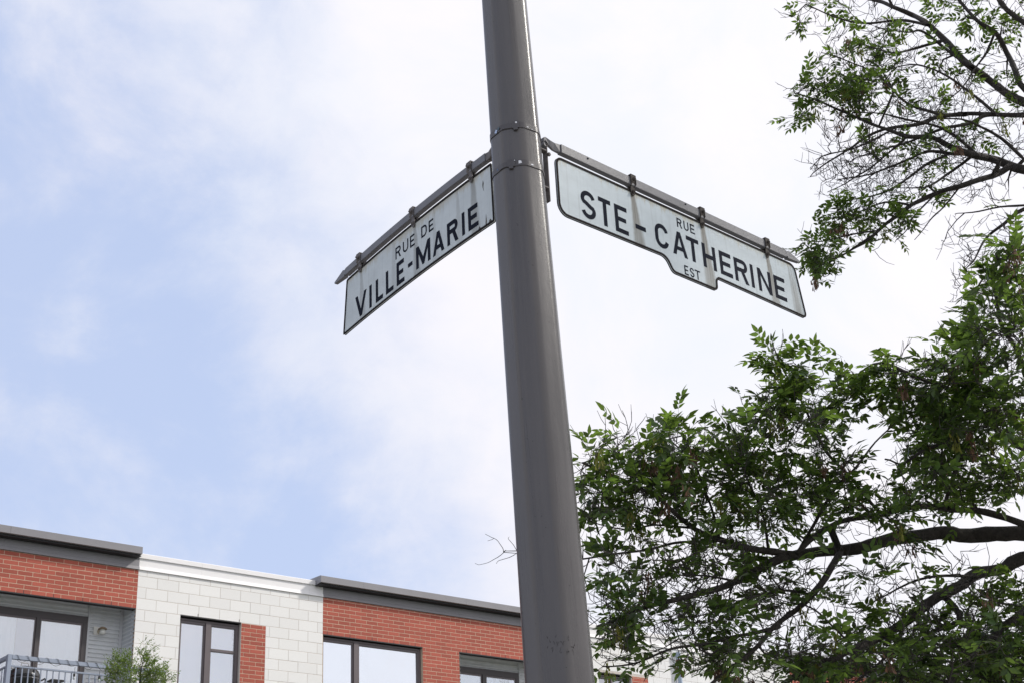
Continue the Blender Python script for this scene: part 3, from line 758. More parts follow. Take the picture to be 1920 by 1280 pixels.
def make_sign(loc, rz, outline, cl_x, rail_z, tip, start, sgn, bend, words, stain, cm, base, label, zo, rust, bandw):
    root = empty('street_sign', loc, rz); tag(root, label, 'street sign', 'enamel street name signs on the pole')
    poly = densify(fillet(outline)); poly = [(sgn*x, z) for x, z in poly]
    mesh_poly = lambda P_, y: [(x, y, z+bend(abs(x))-zo) for x, z in P_]
    # panel
    inn = inset(poly, bandw); mb = MB(); n = len(poly)
    def solid(P_, y0, y1, mb):
        b = len(mb.v); n = len(P_); mb.v += mesh_poly(P_, y0)+mesh_poly(P_, y1)
        mb.f += [tuple(b+i for i in range(n)), tuple(b+n+i for i in reversed(range(n)))]+[(b+i, b+n+i, b+n+(i+1) % n, b+(i+1) % n) for i in range(n)]
    solid(inset(poly, .002), -.0022, .0022, mb)
    stainm = sign_face('enamel_face', stain, max(z for x, z in poly)-zo, rust, base)
    mb.build('panel', stainm, root)
    # raised dark rim
    mb = MB()
    for (P1, P2, y0, y1) in ((poly, inn, -.0050, -.0015), ):
        b = len(mb.v); mb.v += mesh_poly(P1, y0+.001)+mesh_poly(P2, y0)+mesh_poly(P2, y1)+mesh_poly(P1, .005)
        for r in range(3):
            for i in range(n): mb.f.append((b+r*n+i, b+r*n+(i+1) % n, b+(r+1)*n+(i+1) % n, b+(r+1)*n+i))
    mb.build('rim', MT['border'], root)
    # rail
    za, zb_ = rail_z; zm, hh = (za+zb_)/2, (zb_-za)/2
    xs = [start+(tip[0]-start)*i/24 for i in range(25)]
    se = [(sgn*x, 0, zm+bend(x)-zo, .0125, hh, 0) for x in xs]
    e = MB(); sweep(se, e)
    e.build('rail', MT['rail_metal'], root, bevel=.0015)
    # arrow tip, notched where it meets the rail
    x1, x2, zt = tip; e = MB(); bb = bend(x1)
    prof = [(x1+.001, zm-hh*.72), (x1+.010, zm-hh*.5), (x1+.014, zm-hh*1.0), (x2, zt-.004), (x2+.002, zt+.004), (x1+.022, zm+hh*1.05), (x1+.012, zm+hh*.75), (x1+.001, zm+hh*.8)]
    b = len(e.v); nn = len(prof)
    for y in (-.0118, .0118): e.v += [(sgn*px, y*(1-.3*(px-x1)/(x2-x1)), pz+bb-zo) for px, pz in prof]
    e.f += [tuple(b+i for i in range(nn)), tuple(b+nn+i for i in reversed(range(nn)))]+[(b+i, b+(i+1) % nn, b+nn+(i+1) % nn, b+nn+i) for i in range(nn)]
    e.build('arrow_tip', MT['rail_metal'], root)
    # rivets along the rail
    for x in rust[1]:
        MB().lathe([(.0045, -.0), (.004, -.002), (.001, -.003)], sgn*x, -.0125, zm+hh*.45+bend(x)-zo, 8, 'y').build('rivet', MT['ink'], root)
    # clamps
    for x in cl_x:
        z1 = zb_+.006+bend(x)-zo; z0 = za-.046+bend(x)-zo; X = sgn*x; hw = .0155
        m_ = MB(); pts_ = []
        prof = [(X-hw*.62, z0+.006), (X-hw*.3, z0), (X+hw*.3, z0), (X+hw*.62, z0+.006), (X+hw*.8, z0+.022), (X+hw*.66, za+bend(x)-zo-.006), (X+hw, za+bend(x)-zo+.006), (X+hw, z1), (X-hw, z1), (X-hw, za+bend(x)-zo+.006), (X-hw*.66, za+bend(x)-zo-.006), (X-hw*.8, z0+.022)]
        nn = len(prof)
        for (ya, yb_) in ((-.0185, -.0140), (.0140, .0185)):
            b = len(m_.v)
            for y in (ya, yb_): m_.v += [(px, y+(.009 if pz < za+bend(x)-zo-.004 else 0)*(-1 if y > 0 else 1), pz) for px, pz in prof]
            m_.f += [tuple(b+i for i in range(nn)), tuple(b+nn+i for i in reversed(range(nn)))]+[(b+i, b+nn+i, b+nn+(i+1) % nn, b+(i+1) % nn) for i in range(nn)]
        m_.box(X-hw, X+hw, -.0184, .0184, z1, z1+.004)
        co = m_.build('clamp', cm, root)
        for zz, yy in ((zm+hh*.35+bend(x)-zo, -.0185), (z0+.017, -.0096)):
            MB().lathe([(.0078, 0), (.0078, -.005), (.005, -.0065), (.0045, -.011)], X, yy, zz, 6, 'y').build('bolt', cm, co)
    for (txt, sp, z0, z1, st, sl_) in words:
        for ch, (a, b) in zip(txt, sp):
            if ch == '-': letter('-', a, b, z0[0], z0[1], st, root, (lambda X_: bend(abs(X_))), zo)
            else: letter(ch, a, b, z0, z1, st, root, (lambda X_: bend(abs(X_))), zo, sl_)
    return root
W1 = [('STE', [(.3365, .4186), (.4388, .5086), (.532, .608)], 4.376, 4.503, .0195, .0), ('-', [(.655, .717)], (4.430, 4.4505), None, .02, 0),
      ('CATHERINE', [(.775, .858), (.882, .975), (.976, 1.056), (1.079, 1.166), (1.193, 1.275), (1.294, 1.386), (1.4075, 1.43), (1.459, 1.553), (1.578, 1.660)], 4.388, 4.504, .0195, .0),
      ('RUE', [(.926, .957), (.970, 1.001), (1.012, 1.041)], 4.529, 4.5735, .0062, 0), ('EST', [(.944, .969), (.979, 1.006), (1.012, 1.046)], 4.307, 4.351, .0058, 0)]
s1 = make_sign((3.112, 3.522, 4.3), math.radians(2.8),
    [(.206, 4.606, .035), (.206, 4.341, .052), (.828, 4.352, .05), (.868, 4.290, .035), (1.157, 4.290, .026), (1.160, 4.354, .02), (1.800, 4.343, .025), (1.756, 4.611, .045)],
    (.651, 1.093, 1.548), (4.626, 4.666), (1.69, 1.796, 4.638), .235, 1, lambda x: 0.0, W1,
    [(.655, .017, .08, 1.0), (1.098, .018, .07, 1.0), (1.552, .014, .10, 1.0), (1.705, .005, .10, .5), (1.722, .0045, .10, .5), (1.738, .004, .1, .4)], MT['clamp1'], (.53, .60, .64),
    'white street sign reading STE-CATHERINE with brown streaks and stepped lower edge, right of the pole', 4.3, (.9, (.385, .985)), .0105)
# its hooked end and strap on the pole
hk = MB()
sweep([(.152, 0, 4.618-4.3, .011, .003, 0), (.1385, 0, 4.636-4.3, .011, .008, 0), (.140, 0, 4.652-4.3, .011, .0085, 0), (.150, -.001, 4.657-4.3, .011, .0085, 0), (.172, -.002, 4.650-4.3, .009, .011, .35), (.198, -.002, 4.643-4.3, .0055, .016, .3), (.2345, 0, 4.646-4.3, .0075, .0195, 0)], hk)
hk.build('hook', MT['rail_metal'], s1, bevel=.002)
st = MB(); st.box(.1495, .1565, -.013, .013, 4.372-4.3, 4.628-4.3); st.box(.095, .1505, -.0125, .0125, 4.598-4.3, 4.606-4.3); st.box(.095, .1505, -.0125, .0125, 4.428-4.3, 4.436-4.3); st.build('pole_strap', MT['clamp2'], s1, bevel=.002)
MB().lathe([(.008, 0), (.008, -.008), (.004, -.01)], .158, -.012, 4.585-4.3, 6, 'y').build('bolt', MT['clamp2'], s1)
def camber(u): return .016*(1-((abs(u)-.76)/.6)**2)
def neg(sp): return [(-a, -b) for a, b in sp]
W2 = [('VILLE', neg([(1.266, 1.166), (1.140, 1.118), (1.084, 1.023), (.9965, .934), (.906, .843)]), 4.342, 4.452, .0195, 0), ('-', neg([(.812, .776)]), (4.388, 4.406), None, .02, 0),
      ('MARIE', neg([(.746, .634), (.6145, .528), (.5035, .424), (.3935, .3715), (.348, .277)]), 4.349, 4.452, .0195, 0),
      ('RUE', neg([(.913, .870), (.851, .807), (.792, .756)]), 4.474, 4.5295, .0078, 0), ('DE', neg([(.701, .658), (.6416, .605)]), 4.478, 4.531, .0078, 0)]
s2 = make_sign((3.112, 3.522, 4.3), math.radians(265.4),
    [(1.346, 4.584, .012), (1.377, 4.3155, .012), (.165, 4.3155, .012), (.168, 4.584, .012)],
    (1.217, .756, .311), (4.604, 4.640), (1.345, 1.452, 4.612), .20, -1, camber, W2,
    [(-1.213, .012, .05, .42), (-.752, .014, .05, .55), (-.307, .017, .05, .62), (-.42, .010, .03, .3), (-.60, .008, .03, .25), (-.93, .012, .02, .25)], MT['clamp2'], (.60, .645, .655),
    'white enamel street sign reading VILLE-MARIE, slanting up behind the left side of the pole', 4.3, (.7, ()), .0105)
hk = MB()
sweep([(-.116, 0, 4.632-4.3, .011, .010, 0), (-.135, 0, 4.634-4.3, .011, .014, 0), (-.155, 0, 4.628-4.3, .012, .017, .1), (-.178, 0, 4.618-4.3, .011, .019, .0), (-.1995, 0, 4.6225-4.3, .011, .018, 0)], hk)
hk.build('hook', MT['clamp2'], s2, bevel=.002)
st = MB(); st.box(-.1175, -.110, -.016, .016, 4.36-4.3, 4.66-4.3); st.build('pole_strap', MT['clamp2'], s2, bevel=.002)
# enamel chips at the pole end
chm = mat('rust_chip', (.07, .06, .05), .8)
for pts_ in ([(-.235, 4.535), (-.230, 4.520), (-.234, 4.505), (-.2315, 4.485), (-.2375, 4.503), (-.2395, 4.516)], [(-.223, 4.375), (-.2195, 4.345), (-.222, 4.329), (-.2285, 4.331)], [(-.277, 4.337), (-.270, 4.344), (-.262, 4.331), (-.278, 4.328)], [(-.203, 4.337), (-.193, 4.341), (-.187, 4.329), (-.204, 4.328)]):
    b = MB(); n = len(pts_); b.v = [(x, -.0030, z+.0-4.3) for x, z in pts_]+[(x, -.0015, z-4.3) for x, z in pts_]
    b.f = [tuple(range(n)), tuple(reversed(range(n, 2*n)))]+[(i, (i+1) % n, n+(i+1) % n, n+i) for i in range(n)]
    b.build('enamel_chip', chm, s2)
# ------------------------------------------------------------------ trees
def leafmat(name, base, trans, rough=.45, iv=.35):
    m = bpy.data.materials.new(name); m.use_nodes = True; t = m.node_tree; p = t.nodes['Principled BSDF']
    g = N(t, 'ShaderNodeNewGeometry'); oi = N(t, 'ShaderNodeObjectInfo')
    r = math_n(t, 'FRACT', math_n(t, 'ADD', g.outputs['Random Per Island'], oi.outputs['Random']))
    f = maprange(t, r, 0, 1, 1-iv, 1+iv, smooth=False); cc = N(t, 'ShaderNodeCombineColor')
    for i in range(3): t.links.new(f, cc.inputs[i])
    hue = mixc(t, math_n(t, 'FRACT', math_n(t, 'MULTIPLY', r, 7.3)), (*base, 1), (base[0]*1.5, base[1]*1.12, base[2]*.8, 1))
    col = mixc(t, 1.0, hue, cc.outputs[0], 'MULTIPLY'); t.links.new(col, p.inputs['Base Color'])
    p.inputs['Roughness'].default_value = rough; p.inputs['Specular IOR Level'].default_value = .45
    tr = N(t, 'ShaderNodeBsdfTranslucent'); col2 = mixc(t, 1.0, (*trans, 1), cc.outputs[0], 'MULTIPLY'); t.links.new(col2, tr.inputs[0])
    mx = N(t, 'ShaderNodeMixShader'); mx.inputs[0].default_value = .46
    t.links.new(p.outputs[0], mx.inputs[1]); t.links.new(tr.outputs[0], mx.inputs[2]); t.links.new(mx.outputs[0], t.nodes['Material Output'].inputs[0])
    return m
MT['leaf'] = leafmat('leaflet_green', (.038, .080, .026), (.15, .24, .034), .36, .6)
MT['leaf2'] = leafmat('small_leaf_green', (.10, .16, .05), (.2, .3, .06), .5)
MT['bark'] = mat('dark_furrowed_bark', (.048, .041, .037), .95, var=.45, vscale=22, bump=.01, bscale=55)
MT['twig'] = mat('grey_brown_twig', (.045, .038, .036), .9, island=.35)
MT['seed_b'] = leafmat('dry_brown_keys', (.17, .118, .09), (.22, .15, .11), .7)
MT['seed_g'] = leafmat('yellow_green_keys', (.15, .17, .04), (.24, .28, .05), .6)
def leaflet(V, F, p, d, nrm, L_, W_):
    d = d.normalized(); s = d.cross(nrm).normalized(); n2 = s.cross(d)
    b = len(V); droop = -.10*L_
    V += [p, p+d*L_*.34+s*W_*.5+n2*.04*L_, p+d*L_*.40-n2*.02*L_, p+d*L_*.34-s*W_*.5+n2*.04*L_, p+d*L_*.68+s*W_*.34+n2*.02*L_+n2*droop*.3, p+d*L_*.72-n2*.03*L_+n2*droop*.3, p+d*L_*.68-s*W_*.34+n2*.02*L_+n2*droop*.3, p+d*L_+n2*droop]
    F += [(b, b+2, b+1), (b, b+3, b+2), (b+1, b+2, b+5, b+4), (b+3, b+6, b+5, b+2), (b+4, b+5, b+7), (b+6, b+7, b+5)]
def compound(rnd, n_pairs=3, LL=.078, WW=.034):
    """one pinnate leaf: rachis along +X with paired leaflets"""
    V, F = [], []; R_ = .045+n_pairs*.036; sag = rnd.uniform(.05, .28)
    def P_(t): x = R_*t; return Vector((x, rnd.uniform(-.002, .002), -sag*R_*t*t))
    pts = [P_(t/5) for t in range(6)]
    for i in range(n_pairs):
        t = .36+.56*i/max(1, n_pairs-1)*(1 if n_pairs > 1 else 0); p = P_(t)
        for s in (1, -1):
            a = math.radians(rnd.uniform(38, 62)); d = Vector((math.cos(a), s*math.sin(a), rnd.uniform(-.35, .12)))
            nr = Vector((rnd.uniform(-.35, .35), rnd.uniform(-.5, .5), 1)); leaflet(V, F, p, d, nr, LL*rnd.uniform(.75, 1.1), WW*rnd.uniform(.85, 1.15))
    leaflet(V, F, P_(1.0), Vector((1, rnd.uniform(-.2, .2), -.2-sag*.6)), Vector((0, rnd.uniform(-.5, .5), 1)), LL*1.1, WW)
    b = len(V)
    for p in pts: V += [p+Vector((0, .0009, 0)), p+Vector((0, -.0009, 0)), p+Vector((0, 0, -.0012))]
    for i in range(5):
        for j in range(3): F.append((b+3*i+j, b+3*i+(j+1) % 3, b+3*i+3+(j+1) % 3, b+3*i+3+j))
    return [tuple(v) for v in V], F
def seedcluster(rnd):
    V, F = [], []
    for i in range(rnd.randint(22, 32)):
        th = rnd.uniform(0, 6.28); r = rnd.uniform(.0, .03); z = -rnd.uniform(.0, .08)
        p = Vector((r*math.cos(th), r*math.sin(th), z)); d = Vector((rnd.uniform(-.35, .35), rnd.uniform(-.35, .35), -1)).normalized(); s = d.orthogonal().normalized()
        s.rotate(Matrix.Rotation(rnd.uniform(0, 6), 3, d)); L_ = rnd.uniform(.028, .042); w_ = .010; b = len(V)
        V += [p, p+d*L_*.45+s*w_*.35, p+d*L_*.85+s*w_*.6, p+d*L_, p+d*L_*.85-s*w_*.5, p+d*L_*.45-s*w_*.35]; F += [(b, b+1, b+2, b+3, b+4, b+5)]
    return [tuple(v) for v in V], F
rt = random.Random(21)
LEAFV = [compound(rt, rt.choice((2, 3, 3, 3, 4))) for _ in range(14)]
SEEDV = [seedcluster(rt) for _ in range(5)]

LEAF_SCALE = lambda z: .88 if z < 5.9 else .76
class Grower:
    def __init__(s, root):
        s.root = np.array(root); s.P = np.zeros((90000, 3)); s.R = np.zeros(90000); s.D = np.zeros((90000, 3)); s.n = 0
    def add(s, p, r, d):
        s.P[s.n] = p; s.R[s.n] = r; s.D[s.n] = d; s.n += 1
    def nearest(s, q, k=None):
        P_ = s.P[:s.n]; d = np.linalg.norm(P_-q, axis=1)
        return d
def smooth_path(pts, step, rnd, wob):
    """Catmull-Rom through points, with a little wander"""
    P_ = [Vector(p[:3]) for p in pts]; R_ = [p[3] for p in pts]; out = []; rr = []
    for i in range(len(P_)-1):
        p0, p1, p2, p3 = P_[max(i-1, 0)], P_[i], P_[i+1], P_[min(i+2, len(P_)-1)]
        n = max(1, int((p2-p1).length/step))
        for j in range(n):
            t = j/n; q = .5*((2*p1)+(p2-p0)*t+(2*p0-5*p1+4*p2-p3)*t*t+(3*p1-p0-3*p2+p3)*t**3)
            w_ = wob*min(1, len(out)/4); q = q+Vector(noise.noise_vector(q*2.3))*w_
            out.append(q); rr.append(R_[i]*(1-t)+R_[i+1]*t)
    out.append(P_[-1]); rr.append(R_[-1])
    return out, rr
def grow(tree, G, targets, rnd, twig_step=.07, r0=.0045, rmin=.0022, tipr=.0017, penalty=.35, bare_side=True, maxlen=1.6, tw=None):
    """connect every target to the nearest branch; returns the tips"""
    T = np.array([t[0] for t in targets]); tips = []
    P_ = G.P[:G.n]
    d = np.array([np.min(np.linalg.norm(P_-q, axis=1)) for q in T]); order = np.argsort(d)
    tw = tw or MB()
    for k in order:
        q = T[k]; lf = targets[k][1]; P_ = G.P[:G.n]; dist = np.linalg.norm(P_-q, axis=1)
        dr = np.linalg.norm(P_-G.root, axis=1); dq = np.linalg.norm(q-G.root)
        to = (q-P_)/np.maximum(dist, 1e-4)[:, None]; ali = (to*G.D[:G.n]).sum(1)
        cost = dist*(1+penalty*np.clip(.35-ali, 0, 1.3))+penalty*np.clip(dr-dq, 0, None)
        i = int(np.argmin(cost)); p = Vector(G.P[i]); dd = Vector(G.D[i]); L_ = dist[i]
        if L_ < .03: tips.append((Vector(q), dd, lf)); continue
        Q = Vector(q); c1 = p+(dd*.55+(Q-p).normalized()*.6).normalized()*L_*.38; c2 = Q-((Q-p).normalized()*.8+Vector((0, 0, rnd.uniform(-.25, .45)))).normalized()*L_*.3
        n = max(2, int(L_/twig_step)); ra = max(rmin, min(G.R[i]*.75, r0*.6+.0075*L_+.0008)); pts = []; rr = []; last = p
        for j in range(n+1):
            t = j/n; x = p*(1-t)**3+c1*3*t*(1-t)**2+c2*3*t*t*(1-t)+Q*t**3
            if 0 < j < n: x += Vector((rnd.gauss(0, 1), rnd.gauss(0, 1), rnd.gauss(0, 1)))*.010
            pts.append(x); r_ = ra*(1-t)+tipr*t; rr.append(r_)
            if j > 0:
                di = (x-last).normalized(); G.add(x, r_, di); last = x
        tw.tube(pts, rr, 4 if ra < .006 else 5, cap=False)
        tips.append((Q, (pts[-1]-pts[-2]).normalized(), lf))
        # short side spurs, the crooked twiglets of a thinning ash
        for j in range(1, n+1):
            if rnd.random() < (.55 if lf else .85) and bare_side:
                b = pts[j]; a = (pts[j]-pts[j-1]).normalized(); sd_ = a.orthogonal(); sd_.rotate(Matrix.Rotation(rnd.uniform(0, 6.28), 3, a)); v = (a*rnd.uniform(.5, 1.1)+sd_).normalized()
                l = rnd.uniform(.05, .20); q0 = b; v0 = v; pp = [b]
                for _ in range(3):
                    v0 = (v0+Vector((rnd.uniform(-.35, .35), rnd.uniform(-.35, .35), rnd.uniform(-.12, .38)))).normalized(); q0 = q0+v0*l/3; pp.append(q0)
                tw.tube(pp, [.0028, .0025, .0020, .0015], 3, cap=False)
                for m_ in pp[1:3]:
                    if rnd.random() < .5:
                        e1 = m_+(v0*.7+Vector((rnd.uniform(-1, 1), rnd.uniform(-1, 1), rnd.uniform(-.4, .8)))).normalized()*l*.25; e2 = e1+(e1-m_+Vector((0, 0, rnd.uniform(0, .03))))*.9; tw.tube([m_, e1, e2], [.0021, .0018, .0013], 3, cap=False)
    return tips, tw
def frame_of(d, rnd, tilt=.5):
    x = d.normalized(); up = Vector((rnd.uniform(-tilt, tilt), rnd.uniform(-tilt, tilt), 1)); y = up.cross(x)
    y = y.normalized() if y.length > .05 else x.orthogonal().normalized(); z = x.cross(y)
    return Matrix((x, y, z)).transposed()
